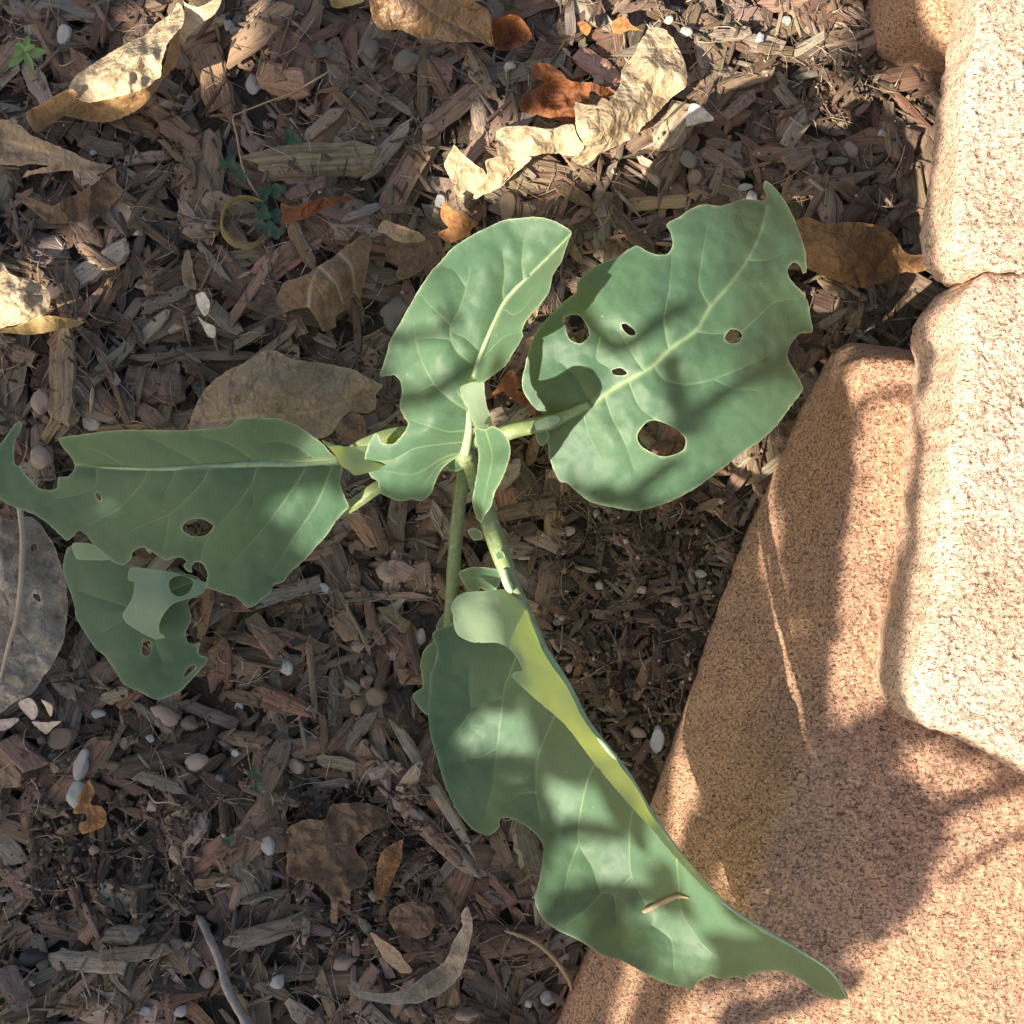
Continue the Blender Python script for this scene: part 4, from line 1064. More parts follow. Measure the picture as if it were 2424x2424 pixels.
# pale flakes of shell-like bark
def flake(label, poly, mat_rgb, zc):
    base = hm_under(poly, 0.7)
    v, f, a, r = patch(poly, zc, zbase=base, spacing=8, ripple=.0004, seed=len(label))
    n = len(v)
    v2 = np.vstack([v, v - [0, 0, 0.0009]])
    ed = {}
    for t in f.tolist():
        for i in range(3):
            k = (t[i], t[(i + 1) % 3])
            ed[k] = 1
    side = [[k[1], k[0], k[0] + n, k[1] + n] for k in ed if (k[1], k[0]) not in ed]
    o = mesh_obj('pale_flake', v2, f.tolist() + (f[:, ::-1] + n).tolist() + side, M_STONE, smooth=False)
    o.color = (*mat_rgb, 1)
    return tag(o, label, 'flake')
flake('upper white flake with a curved edge beside the brown leaf strip', P('c5', 1280,270, 1330,252, 1372,340, 1340,412, 1290,340), (0.66, 0.60, 0.52), [(463,695,.008), (497,720,.010), (485,748,.004)])
flake('lower white flake with a stepped edge beside the brown leaf strip', P('c5', 1288,410, 1340,450, 1402,480, 1402,548, 1360,540, 1328,480), (0.66, 0.60, 0.52), [(470,750,.008), (506,775,.008), (495,798,.004)])
flake('cream flake with a straight fold by the mottled dead leaf', P('c9', 118,1282, 190,1248, 240,1300, 242,1372, 208,1392), (0.62, 0.52, 0.42), [(45,1665,.006), (70,1655,.010), (80,1700,.004)])
flake('narrow upright cream flake near the mottled dead leaf', P('c9', 268,1258, 342,1300, 332,1372, 292,1302), (0.60, 0.48, 0.34), [(98,1658,.008), (122,1680,.008), (110,1695,.003)])
flake('jagged cream flake above the round tan pebble', P('c9', 208,1402, 300,1410, 395,1400, 335,1452, 302,1486), (0.62, 0.50, 0.38), [(78,1710,.006), (140,1708,.010), (110,1735,.003)])
flake('pointed pale flake at the tip of the mottled dead leaf', P('c9', -40,1400, 122,1384, 50,1452, -40,1456), (0.58, 0.46, 0.40), [(0,1708,.006), (44,1702,.006), (10,1726,.003)])
flake('white folded flake on the pale wood chip in the sun', P('c3', 1310,820, 1340,680, 1400,690, 1490,780, 1400,800), (0.68, 0.62, 0.56), [(1625,295,.006), (1640,248,.012), (1690,283,.006)])

# curled yellow ring leaf: a strip standing on its edge
rp = smooth3(np.array([(x, y, 0) for x, y in P('c1', 1725,1325, 1650,1290, 1560,1285, 1480,1330, 1447,1420, 1452,1520, 1505,1592, 1590,1617, 1680,1602, 1752,1530)]), 8)[:, :2]
zb = hm_under([(520, 470), (635, 470), (635, 590), (520, 590)], 0.6)
wd = np.interp(np.linspace(0, 1, len(rp)), [0, .1, .4, .75, .92, 1], [.002, .007, .012, .012, .007, .001])
V, F = [], []
for k, (x, y) in enumerate(rp):
    cx, cy = 575 - x, 525 - y
    for r in range(7):
        t = r / 6
        b_ = math.sin(t * math.pi) * 6
        kk = -0.16 + 0.2 * t + 0.006 * b_
        q = W(x - cx * kk, y - cy * kk, zb + 0.0006 + wd[k] * 0.8 * t)
        V.append(q)
for k in range(len(rp) - 1):
    for r in range(6):
        a = k * 7 + r
        F.append([a, a + 1, a + 8, a + 7])
o = mesh_obj('ring_shaped_leaf', V, F, DM['yellow'], attrs={'vein': ('FLOAT', np.zeros(len(V))), 'rim': ('FLOAT', np.tile([1, .2, 0, 0, 0, .2, 1], len(rp)))})
tag(o, 'yellow dead leaf strip curled into an open ring beside the clover', 'dead leaf')

def lying(name, pts, mat, label, cat, lift=0.0006, sides=7, wob=0.0):
    """pts: px, py, radius(px), extra height; follows the mulch surface"""
    a = smooth3(np.array(pts, float), 7)
    w0 = np.array([W(x, y, 0.008)[:2] for x, y in a[:, :2]])
    z = HM[ij(w0[:, 0], w0[:, 1])]
    zs = np.array([np.max(z[max(0, i - 3):i + 4]) for i in range(len(z))])
    zs = np.convolve(np.pad(zs, 3, 'edge'), np.ones(7) / 7, 'valid')
    r = a[:, 2] * S / PX
    c = np.column_stack([[W(x, y, zz)[0] for (x, y), zz in zip(a[:, :2], zs)], [W(x, y, zz)[1] for (x, y), zz in zip(a[:, :2], zs)], zs + r * 0.5 + lift + a[:, 3]])
    if wob: r = r * (1 + wob * vnoise(c, 150, 2) + wob * 0.6 * vnoise(c, 500, 4))
    v, f = tube_geo(c, r, sides)
    return tag(mesh_obj(name, v, f, mat), label, cat)
lying('twig', [(466,2165,3,0), (482,2180,9,.001), (500,2218,10,.001), (522,2268,10.5,.001), (540,2325,11,.002), (560,2370,12,.001), (585,2410,12.5,.001), (612,2465,13,.001)], M_TWIG, 'long pale grey twig with a forked tip lying at the lower mulch', 'twig', sides=12, wob=.16)
lying('twig', [(1195,2200,3,.001), (1262,2222,5,.002), (1310,2260,6,.003), (1345,2310,6,.003), (1352,2340,4,.001)], M_STRAW, 'curved brown stalk under the edge of the longest green leaf', 'twig', wob=.1)
lying('dry_grass', [(700,224,1.6,.003), (640,252,2,.006), (575,276,2.2,.005), (558,288,2.4,.005), (566,330,2.4,.004), (580,400,2.6,.005), (600,445,2.6,.004), (624,480,2,.002)], M_STRAW, 'thin bent straw coloured stem crossing the chips to the clover', 'dry grass')
lying('dry_grass', [(782,178,2.2,.004), (740,205,2.2,.005), (700,226,2,.004), (660,244,1.6,.003)], M_STRAW, 'thin straight dry stem end leaning over the bark chip', 'dry grass')
lying('dry_grass', [(354,1878,1.6,.001), (372,1896,1.8,.002), (400,1896,1.8,.002), (434,1906,1.6,.001)], M_PALESTEM, 'short kinked pale stem near the grey split chips', 'dry grass')

# ------------------------------------------------------------------ weeds and clover
def leaflet_geo(c, ang, L, Wd, tilt, notch=0.0):
    V, F = [], []
    nu, nv = 6, 4
    ca, sa = math.cos(ang), math.sin(ang)
    for i in range(nu + 1):
        u = i / nu
        w = Wd * math.sin(math.pi * min(1, u * 0.92 + 0.05)) ** 0.7
        for j in range(nv + 1):
            t = j / nv * 2 - 1
            x = L * u - notch * L * (1 - abs(t)) * (u ** 6); y = 0.5 * w * t
            V.append((c[0] + ca * x - sa * y, c[1] + sa * x + ca * y, c[2] + tilt * x + abs(t) * 0.18 * w - 0.6 * tilt * x * u))
    for i in range(nu):
        for j in range(nv):
            a = i * (nv + 1) + j
            F.append([a, a + nv + 1, a + nv + 2, a + 1])
    return np.array(V), F
def clover(px, py, r, a0, label=None):
    x, y, _ = W(px, py, 0.012); g0 = float(HM[ij(x, y)])
    z = g0 + 0.007
    e = empty('clover', (x, y, g0), 'tiny dark green clover sprig with three round leaflets between the chips', 'clover', 'clover sprigs between the wood chips')
    R = r * S / PX
    v, f = tube_geo([(x, y, g0 - 0.002), (x, y, z)], [0.0004, 0.0003], 5)
    mesh_obj('stem', v, f, M_STEM, e)
    for k in range(3):
        v, f = leaflet_geo((x, y, z), a0 + k * 2.094, R, R * 0.95, 0.15, 0.12)
        n = len(v)
        mesh_obj('leaflet', v, f, M_CLOVER, e, attrs={'vein': ('FLOAT', np.zeros(n)), 'rim': ('FLOAT', np.zeros(n))})
for k, (px, py, r) in enumerate([(675,303,22), (690,318,17), (526,366,23), (556,395,17), (612,440,20), (648,436,20), (598,462,16), (612,492,22), (640,495,20), (622,528,22), (648,540,18), (590,112,12), (594,1840,20), (600,1870,17), (538,1995,17)]):
    clover(px, py, r, k * 1.7)
x, y, _ = W(40, 105, 0.01); g0 = float(HM[ij(x, y)])
e = empty('weed_seedling', (x, y, g0), 'bright green weed seedling with narrow pointed leaves', 'weed')
v, f = tube_geo([(x, y, g0 - 0.002), (x, y, g0 + 0.012)], [0.0007, 0.0006], 6)
mesh_obj('stem', v, f, M_WEED, e)
for k, (tx, ty, wd_) in enumerate([(0,140,.0048), (16,84,.004), (48,66,.004), (94,108,.0046), (62,150,.0042), (30,88,.003), (70,95,.003), (22,120,.003)]):
    a = np.array(W(tx, ty, 0.01)[:2]) - (x, y)
    v, f = leaflet_geo((x, y, g0 + 0.010 + 0.0006 * k), math.atan2(a[1], a[0]), float(np.hypot(*a)), wd_, 0.25 if k < 5 else 0.5)
    mesh_obj('leaf', v, f, M_WEED, e, attrs={'vein': ('FLOAT', np.zeros(len(v))), 'rim': ('FLOAT', np.zeros(len(v)))})

# ------------------------------------------------------------------ the green plant
bx, by, _ = W(1107, 1090, 0.0)
plant = empty('brassica_plant', (bx, by, float(HM[ij(bx, by)])), 'young blue green brassica plant with large insect-chewed leaves growing from the mulch', 'plant')
def leaf(patches, label=None):
    o = join_patches('leaf', patches, M_LEAF, plant)
    if label: o['label'] = label
    return o

# leaf pointing up the picture, half folded, with wavy basal lobes
FOLD = [(1114,908), (1122,890), (1127,868), (1143,828), (1168,772), (1194,716), (1234,672), (1300,607), (1353,551)]
T1 = FOLD[::-1][:-1] + L2(1114,908, 1093,915, 1085,923, 1097,945, 1106,968, 1113,1000, 1112,1030, 1103,1068, 1096,1073, 1078,1084, 1049,1107, 1031,1140, 1020,1169, 997,1187, 977,1181, 951,1187, 926,1180, 899,1165, 895,1141, 879,1130, 868,1107, 863,1085, 875,1046, 888,1026, 894,1028, 904,1048, 930,1051, 941,1042, 959,1020, 966,1002, 957,988, 946,966, 948,948, 951,926, 948,904, 933,888, 901,890, 908,861, 917,832, 922,810, 948,763, 988,691, 1020,643, 1042,620, 1071,587, 1122,554, 1150,540, 1194,521, 1273,514, 1310,522, 1336,536)
zt1 = [(1353,551,.134), (1300,607,.130), (1194,716,.122), (1127,868,.116), (1105,970,.110), (1100,1070,.092), (1273,514,.134), (1150,540,.128), (1042,620,.117), (948,763,.108), (905,880,.101), (950,930,.104), (962,995,.104), (1020,720,.120), (1120,640,.127), (1050,850,.117), (1020,960,.112), (1010,1020,.109), (960,1050,.100), (880,1060,.094), (870,1100,.088), (930,1180,.076), (1000,1185,.076), (1050,1105,.084), (980,1110,.092)]
v_t1 = [(3.2, L2(1127,868, 1082,832, 1067,803, 1067,770, 1085,738, 1104,680, 1112,640)), (3.2, L2(1106,972, 1060,940, 1027,908, 998,854, 984,803, 980,774)), (2.4, L2(1194,716, 1190,690, 1195,648, 1190,600)),
        (1.8, L2(1067,770, 1017,723, 995,698)), (1.8, L2(1067,803, 1020,800, 985,803)), (2.2, L2(1100,1046, 1040,1052, 980,1062, 926,1089, 866,1091)), (2.2, L2(1098,1071, 1053,1082, 980,1122, 908,1114)), (2.0, L2(1098,1074, 1040,1100, 1000,1150)),
        (2.4, L2(1105,1019, 1060,1022, 1017,1009, 962,991)), (1.6, L2(1027,908, 985,930, 952,935)), (1.8, L2(1140,835, 1100,800, 1075,790)), (1.5, L2(1240,668, 1235,620, 1240,570)), (1.5, L2(1104,680, 1075,640, 1050,630)), (4.5, FOLD)]
T2 = FOLD + L2(1342,580, 1331,616, 1309,652, 1300,690, 1277,723, 1248,756, 1236,781, 1238,796, 1216,835, 1194,868, 1165,890, 1143,905)
zt2 = [(1353,551,.134), (1300,607,.130), (1194,716,.122), (1127,868,.116), (1114,908,.114), (1309,652,.144), (1277,723,.145), (1238,796,.142), (1194,868,.136), (1145,905,.128)]
T3 = L2(1088,919, 1114,906, 1144,903, 1147,926, 1153,962, 1166,1006, 1154,1012, 1140,1016, 1124,1010, 1106,966)
zt3 = [(1088,919,.119), (1144,903,.120), (1166,1006,.108), (1140,1016,.112), (1106,966,.117), (1130,960,.117)]
T4 = L2(1124,1010, 1140,1017, 1154,1013, 1169,1009, 1187,1020, 1205,1046, 1207,1078, 1194,1122, 1172,1165, 1162,1201, 1147,1220, 1140,1238, 1129,1230, 1118,1187, 1125,1143, 1133,1082, 1125,1035)
zt4 = [(1124,1010,.116), (1168,1009,.130), (1205,1060,.134), (1160,1100,.132), (1165,1190,.112), (1138,1236,.096), (1120,1187,.100), (1130,1082,.112)]
lf = leaf([patch(T1, zt1, veins=v_t1, seed=41, spacing=8, ripple=.0010), patch(T2, zt2, seed=42, spacing=8, veins=[(1.8, L2(1145,845, 1190,800, 1235,785)), (1.6, L2(1190,730, 1215,745, 1240,730, 1260,700)), (4.5, FOLD)]),
           patch(T3, zt3, under=True, seed=43, spacing=7), patch(T4, zt4, seed=44, spacing=7, veins=[(2, L2(1150,1020, 1165,1080, 1150,1160, 1138,1230))])], 'half folded leaf with a wavy notched edge and curled basal lobes')
px_tube('midrib', [(1099,1078,.0925,.0022), (1107,1040,.101,.0019), (1111,1000,.1085,.0015), (1108,965,.1095,.0009)], M_RIB, lf, flat=0.6)
px_tube('midrib', [(1122,892,.1155,.0012), (1143,828,.1185,.0011), (1194,716,.1225,.0009), (1250,655,.127,.0005)], M_RIB, lf)

# leaf to the right, broad, with chewed holes
R1 = L2(1326,990, 1307,985, 1274,973, 1249,944, 1235,915, 1239,882, 1253,828, 1274,778, 1303,745, 1340,710, 1363,691, 1369,662, 1398,637, 1432,619, 1469,604, 1476,598, 1507,581, 1530,594, 1556,603, 1581,600, 1592,580, 1588,554, 1578,531, 1607,514, 1632,496, 1664,484, 1708,487, 1762,471, 1809,475, 1815,464, 1806,442, 1812,428, 1836,446, 1862,482, 1880,518, 1894,554, 1907,598, 1909,645, 1901,648, 1894,630, 1880,621, 1867,632, 1865,648, 1880,672, 1898,690, 1912,712, 1918,745, 1923,785, 1894,790, 1872,814, 1865,835, 1866,853, 1880,875, 1901,919, 1894,933, 1869,966, 1843,1002, 1807,1038, 1760,1071, 1700,1117, 1647,1155, 1585,1188, 1535,1204, 1502,1209, 1456,1202, 1398,1188, 1369,1167, 1340,1142, 1328,1142, 1311,1113, 1299,1076, 1297,1039, 1303,1014)
RH = [L2(1336,753, 1357,745, 1374,749, 1390,774, 1394,795, 1374,813, 1349,803, 1338,774), L2(1471,768, 1481,766, 1502,782, 1504,793, 1489,793, 1475,780), L2(1717,795, 1730,780, 1746,782, 1757,795, 1746,811, 1730,813, 1717,805), L2(1448,877, 1469,871, 1485,884, 1473,889, 1452,886), L2(1510,1026, 1531,1000, 1552,995, 1597,1014, 1622,1039, 1618,1064, 1589,1078, 1564,1080, 1523,1060, 1510,1043)]
RM = L2(1328,989, 1398,956, 1457,917, 1500,893, 1547,865, 1589,824, 1647,782, 1680,728, 1730,670, 1771,612, 1800,550, 1815,490)
zr = [(1328,989,.085), (1457,917,.096), (1589,824,.106), (1730,670,.102), (1812,440,.072), (1240,900,.086), (1300,750,.092), (1470,604,.098), (1590,590,.102), (1700,487,.092), (1907,620,.080), (1920,785,.070), (1870,840,.080), (1895,930,.080), (1760,1071,.082), (1600,1180,.078), (1450,1200,.074), (1320,1130,.074), (1300,1040,.078), (1600,980,.100), (1740,880,.102), (1480,1060,.092), (1500,740,.106), (1400,820,.098)]
v_r = [(6.5, RM), (3, L2(1547,865, 1572,898, 1626,910, 1688,898, 1771,865, 1817,844)), (2.4, L2(1647,784, 1680,790, 1709,790)), (2.4, L2(1583,826, 1572,757, 1585,680, 1590,610)), (2, L2(1680,728, 1655,675, 1663,600, 1672,540)), (2, L2(1766,616, 1813,616, 1845,604)),
       (2.6, L2(1489,905, 1514,964, 1547,990)), (2.2, L2(1525,880, 1489,825, 1469,790)), (2, L2(1750,792, 1800,745, 1833,716, 1880,708)), (1.8, L2(1430,935, 1450,990, 1480,1050, 1500,1110)), (1.8, L2(1688,898, 1740,920, 1790,925)), (1.6, L2(1420,800, 1412,850, 1440,870)), (1.5, L2(1400,955, 1370,900, 1330,860)), (1.6, L2(1380,965, 1390,1020, 1420,1080))]
rl = leaf([patch(R1, zr, RH, v_r, seed=51, spacing=8, ripple=.0009)], 'broad leaf with five chewed holes and a notched rim, shaded near its stalk')

# leaf to the left, folded up along its midrib
LM = L2(803,1087, 700,1095, 616,1096, 496,1104, 362,1109, 260,1106, 178,1100)
LL = LM + L2(176,1111, 159,1129, 138,1129, 134,1156, 98,1158, 69,1133, 47,1107, 34,1096, 36,1046, 53,1006, 47,997, 33,1006, 11,1038, -12,1070, -20,1110, -12,1160, 0,1181, 29,1200, 72,1214, 109,1236, 145,1269, 159,1280, 178,1265, 185,1256, 207,1269, 221,1289, 246,1309, 268,1330, 293,1338, 312,1320, 313,1309, 333,1296, 355,1303, 377,1318, 395,1327, 409,1321, 431,1321, 442,1330, 433,1339, 440,1349, 455,1356, 453,1341, 464,1330, 478,1334, 491,1356, 489,1374, 491,1392, 507,1397, 536,1408, 558,1414, 580,1435, 594,1439, 638,1406, 648,1385, 654,1383, 669,1378, 691,1352, 720,1327, 745,1298, 777,1262, 792,1238, 814,1212, 826,1201, 814,1172, 805,1143, 810,1114)
zl = [(803,1087,.078), (616,1096,.084), (362,1109,.080), (178,1100,.066), (50,1000,.052), (-10,1110,.050), (29,1200,.050), (150,1270,.052), (300,1330,.052), (480,1340,.052), (590,1435,.046), (700,1345,.052), (820,1200,.064), (500,1230,.072), (300,1200,.068), (700,1200,.070)]
v_l = [(2.8, L2(351,1111, 337,1143, 279,1205, 207,1245)), (3, L2(496,1107, 478,1143, 402,1216, 319,1252, 286,1277)), (2.8, L2(609,1104, 594,1147, 543,1216, 504,1252)), (2.8, L2(728,1100, 700,1147, 640,1230, 590,1290, 540,1340)), (2.6, L2(790,1095, 750,1190, 690,1280, 640,1360)), (1.6, L2(415,1115, 405,1140, 390,1165)), (1.6, L2(230,1110, 225,1150, 190,1170, 140,1180)), (1.5, L2(402,1216, 395,1260, 385,1300)), (1.5, L2(504,1252, 480,1300, 475,1330)), (1.6, L2(594,1147, 600,1190, 580,1230)), (7, LM)]
LH = [L2(226,1169, 232,1167, 239,1176, 237,1185, 230,1180), L2(431,1249, 446,1232, 478,1229, 504,1243, 502,1252, 486,1267, 460,1270, 438,1261)]
LU = LM[::-1] + L2(800,1085, 781,1071, 767,1053, 738,1031, 700,1006, 660,992, 623,989, 562,991, 540,1009, 435,1018, 290,1018, 174,1031, 139,1038, 149,1060, 170,1085)
zlu = [(803,1087,.078), (616,1096,.084), (362,1109,.080), (178,1100,.066), (150,1045,.076), (290,1018,.090), (435,1018,.095), (600,990,.098), (720,1015,.093), (780,1070,.088)]
LY = L2(762,1042, 790,1052, 817,1057, 850,1054, 880,1046, 925,1032, 945,1045, 935,1075, 900,1110, 868,1119, 839,1125, 825,1114, 806,1100, 796,1080, 780,1062)
zly = [(765,1044,.092), (817,1057,.082), (900,1040,.080), (930,1060,.080), (868,1119,.098), (825,1114,.096), (800,1090,.090)]
ll = leaf([patch(LL, zl, LH, v_l, seed=61, spacing=8, ripple=.0008), patch(LU, zlu, seed=62, spacing=8, veins=[(2.4, L2(482,1100, 398,1056, 344,1031)), (2.2, L2(601,1088, 540,1050, 480,1035)), (2, L2(297,1104, 232,1067, 185,1058)), (2.2, L2(745,1085, 700,1055, 655,1045, 620,1050)), (7, LM)]),
           patch(LY, zly, under=True, seed=63, spacing=7)], 'long leaf folded up along its pale midrib, with ragged chewed tip and lower edge')
px_tube('midrib', [(803,1087,.0785,.0021), (700,1095,.082,.0020), (616,1096,.0845,.0018), (496,1104,.0835,.0015), (362,1109,.0805,.0011), (240,1106,.072,.0006)], M_RIB, ll)

# lower left leaf with a flap torn over
S1 = L2(163,1294, 217,1288, 268,1322, 312,1340, 409,1352, 470,1368, 478,1400, 446,1424, 453,1464, 447,1479, 440,1497, 444,1519, 460,1526, 473,1521, 471,1550, 493,1557, 485,1573, 460,1602, 428,1635, 399,1649, 370,1656, 326,1635, 293,1620, 272,1588, 250,1555, 225,1533, 203,1501, 181,1464, 174,1425, 156,1374, 149,1345, 152,1320)
SH = [L2(339,1519, 344,1512, 355,1519, 357,1541, 348,1553, 337,1548), L2(435,1602, 446,1580, 462,1575, 460,1584, 442,1599)]
S2 = L2(308,1346, 304,1374, 317,1378, 312,1417, 290,1457, 304,1479, 366,1513, 391,1508, 377,1497, 380,1468, 406,1432, 435,1421, 482,1403, 487,1381, 464,1372, 417,1357, 362,1348)
S2H = [L2(399,1381, 409,1367, 435,1363, 457,1378, 446,1403, 424,1412, 406,1403)]
S3 = L2(172,1287, 181,1323, 203,1325, 259,1325, 246,1309, 217,1288)
leaf([patch(S1, [(163,1294,.034), (480,1370,.038), (490,1557,.030), (370,1656,.024), (180,1450,.026), (300,1480,.036)], SH, [(2.6, L2(470,1372, 400,1400, 320,1450, 240,1500)), (1.6, L2(380,1410, 360,1480, 380,1560)), (1.6, L2(330,1445, 250,1420, 190,1400))], seed=71, spacing=8),
      patch(S2, [(308,1350,.043), (487,1385,.044), (300,1470,.042), (385,1508,.041), (390,1420,.049)], S2H, under=True, seed=72, spacing=7), patch(S3, [(172,1287,.040), (259,1325,.042), (181,1323,.039)], under=True, seed=73, spacing=7)], 'drooping dark leaf with a pale underside flap torn over it')

# long leaf along the bottom, right half folded over so that its underside shows
SP = L2(1223,1403, 1252,1454, 1285,1526, 1320,1588, 1345,1620, 1370,1664, 1396,1715, 1432,1775, 1483,1825, 1515,1876, 1548,1931, 1580,1985, 1628,2039, 1678,2097, 1736,2152, 1816,2210, 1890,2246, 1941,2277, 1970,2300, 1999,2340, 2007,2362)
zs = [.086, .090, .095, .099, .102, .105, .108, .111, .114, .117, .120, .123, .126, .129, .132, .134, .136, .137, .137, .136, .135]
BT = SP + L2(1978,2367, 1941,2354, 1898,2322, 1851,2300, 1783,2304, 1762,2318, 1740,2313, 1707,2318, 1682,2311, 1653,2325, 1635,2340, 1570,2325, 1526,2304, 1472,2275, 1425,2260, 1374,2228, 1320,2202, 1287,2177, 1266,2133, 1278,2079, 1285,2032, 1285,1999, 1267,1974, 1234,1949, 1201,1936, 1183,1941, 1183,1958, 1165,1974, 1154,1979, 1118,1963, 1082,1920, 1053,1858, 1035,1794, 1020,1743, 1013,1685, 1017,1635, 1018,1602, 1031,1562, 1033,1526, 1022,1504, 1035,1490, 1062,1480, 1120,1440)
zb_ = [(x, y, z - .005) for (x, y), z in zip(SP, zs)][::2] + [(2007,2362,.135), (1851,2300,.122), (1762,2318,.112), (1635,2340,.100), (1472,2275,.092), (1320,2202,.084), (1270,2130,.080), (1285,2030,.074), (1201,1936,.064), (1118,1963,.056), (1035,1794,.058), (1013,1685,.062), (1030,1560,.070), (1025,1500,.076), (1062,1480,.076), (1150,1650,.066), (1250,1800,.070), (1400,1950,.080), (1550,2130,.090), (1420,2080,.082), (1650,2220,.100), (1760,2250,.112)]
v_b = [(2.8, L2(1230,1530, 1205,1600, 1194,1627, 1187,1689, 1176,1772, 1165,1870)), (2, L2(1187,1650, 1150,1665, 1118,1675)), (2, L2(1118,1675, 1112,1640, 1111,1592)), (1.8, L2(1118,1675, 1090,1720, 1060,1750)), (2.8, L2(1340,1640, 1298,1728, 1272,1796, 1269,1876, 1280,1941)), (2.8, L2(1430,1775, 1396,1833, 1374,1923, 1370,1996, 1403,2054, 1417,2104, 1425,2112)),
       (2, L2(1425,2112, 1380,2160, 1340,2190)), (2, L2(1425,2112, 1453,2119, 1460,2190)), (2.6, L2(1510,1880, 1493,1941, 1490,2014, 1495,2072, 1526,2137)), (2, L2(1495,2072, 1470,2100, 1453,2119)), (2.4, L2(1600,2010, 1606,2086, 1613,2159, 1664,2238)), (1.8, L2(1545,2190, 1588,2224, 1595,2296)), (1.8, L2(1370,1996, 1345,2060, 1335,2110)), (1.6, L2(1176,1772, 1140,1790, 1100,1800)), (1.6, L2(1269,1876, 1230,1880, 1200,1900)), (1.8, L2(1664,2238, 1700,2270)), (1.6, L2(1165,1870, 1150,1920))]
RIM = L2(1700,2124, 1671,2106, 1591,2021, 1544,1963, 1490,1905, 1425,1829, 1388,1782, 1345,1724, 1309,1689, 1265,1653, 1215,1606, 1209,1599, 1218,1590, 1236,1587, 1222,1555, 1200,1532, 1180,1522, 1140,1521, 1114,1519, 1085,1504, 1076,1488, 1071,1456, 1067,1436, 1082,1411, 1100,1403, 1143,1399, 1190,1395, 1212,1396)
BF = SP[:16] + RIM
zf = [(x, y, z) for (x, y), z in zip(SP[:16], zs)][::2] + [(1700,2124,.136), (1591,2021,.133), (1490,1905,.130), (1388,1782,.1245), (1309,1689,.1195), (1215,1606,.114), (1200,1532,.109), (1114,1519,.102), (1071,1456,.094), (1100,1403,.089), (1160,1460,.100), (1212,1396,.087)]
bl = leaf([patch(BT, zb_, (), v_b, seed=81, spacing=8, ripple=.0010), patch(BF, zf, under=True, seed=82, spacing=8, pucker=.0003, veins=[(2, L2(1280,1530, 1230,1545)), (1.8, L2(1340,1620, 1290,1640)), (1.6, L2(1235,1440, 1190,1460, 1150,1500))])], 'longest leaf, half folded over to its yellow green underside, tip raised over the wall block')
px_tube('midrib', [(x - 3, y, z - .0002, r) for (x, y), z, r in zip(SP, zs, np.linspace(.0019, .0003, len(SP)))][::2], M_RIB, bl)

# small leaf half hidden below the long one, and its stalk
leaf([patch(L2(1062,1440, 1080,1470, 1090,1600, 1060,1690, 1012,1694, 976,1646, 1000,1626, 995,1575, 1003,1540, 1030,1510, 1034,1478), [(1062,1440,.040), (1080,1600,.034), (976,1646,.026), (1000,1560,.032), (1040,1690,.026)], seed=91, spacing=8)], 'small leaf mostly hidden beneath the longest leaf')
# leaflets on the stalks
leaf([patch(L2(1106,1256, 1125,1250, 1142,1262, 1142,1276, 1122,1279, 1111,1266), [(1106,1256,.072), (1142,1270,.078), (1122,1279,.073)], seed=92, spacing=6)])
leaf([patch(L2(1085,1356, 1114,1343, 1165,1345, 1184,1355, 1184,1381, 1165,1402, 1147,1396, 1138,1392, 1129,1400, 1107,1396, 1093,1374), [(1085,1356,.070), (1184,1365,.083), (1107,1396,.068), (1140,1350,.080), (1147,1398,.072)], seed=93, spacing=6, veins=[(1.6, L2(1184,1368, 1140,1370, 1100,1365))])])
leaf([patch(L2(1171,1312, 1183,1302, 1195,1316, 1190,1332, 1183,1331), [(1171,1312,.092), (1195,1316,.091), (1185,1331,.087)], seed=94, spacing=6)])
leaf([patch(L2(1270,1020, 1291,1014, 1300,1031, 1295,1047, 1282,1056, 1270,1043), [(1280,1016,.088), (1300,1031,.086), (1280,1056,.080)], seed=95, spacing=6)])
leaf([patch(L2(1056,1098, 1078,1084, 1098,1080, 1100,1100, 1084,1116, 1062,1112), [(1056,1098,.074), (1098,1080,.082), (1080,1116,.070)], seed=96, spacing=6)])

# stem and stalks
zg = float(HM[ij(bx, by)])
px_tube('stem', [(1112,1092,zg - .006,.0062), (1110,1090,.020,.0058), (1107,1086,.055,.0056), (1104,1082,.080,.0050), (1101,1078,.094,.0032)], M_STEM, plant, sides=14)
px_tube('petiole', [(1108,1088,.070,.0036), (1150,1048,.081,.0038), (1215,1018,.088,.0036), (1290,1003,.087,.0034), (1330,988,.0865,.0028), (1398,956,.092,.0018)], M_STEM, plant, sides=12)
px_tube('petiole', [(1106,1088,.064,.0038), (1040,1040,.074,.0036), (950,1026,.078,.0036), (870,1050,.079,.0034), (800,1087,.0775,.0026), (760,1090,.079,.0020)], M_STEM, plant, sides=12)
px_tube('petiole', [(1104,1090,.058,.0034), (1000,1108,.060,.0032), (900,1150,.058,.0032), (820,1204,.054,.0030), (650,1292,.044,.0027), (482,1388,.040,.0018)], M_STEM, plant, sides=12)
px_tube('petiole', [(1112,1092,.064,.0042), (1134,1160,.074,.0042), (1158,1235,.081,.0043), (1188,1320,.085,.0045), (1215,1390,.0852,.0036), (1245,1445,.0868,.0026), (1285,1526,.0905,.0016)], M_STEM, plant, sides=14)
px_tube('petiole', [(1102,1094,.052,.0034), (1090,1170,.054,.0033), (1080,1260,.052,.0033), (1072,1360,.046,.0032), (1064,1445,.040,.0026), (1050,1560,.036,.0014)], M_STEM, plant, sides=12)
px_tube('axil', [(1195,1348,.0893,.0012), (1197,1370,.0905,.0020), (1206,1392,.0908,.0019), (1212,1402,.0905,.0009)], M_NODE, plant, sides=10)
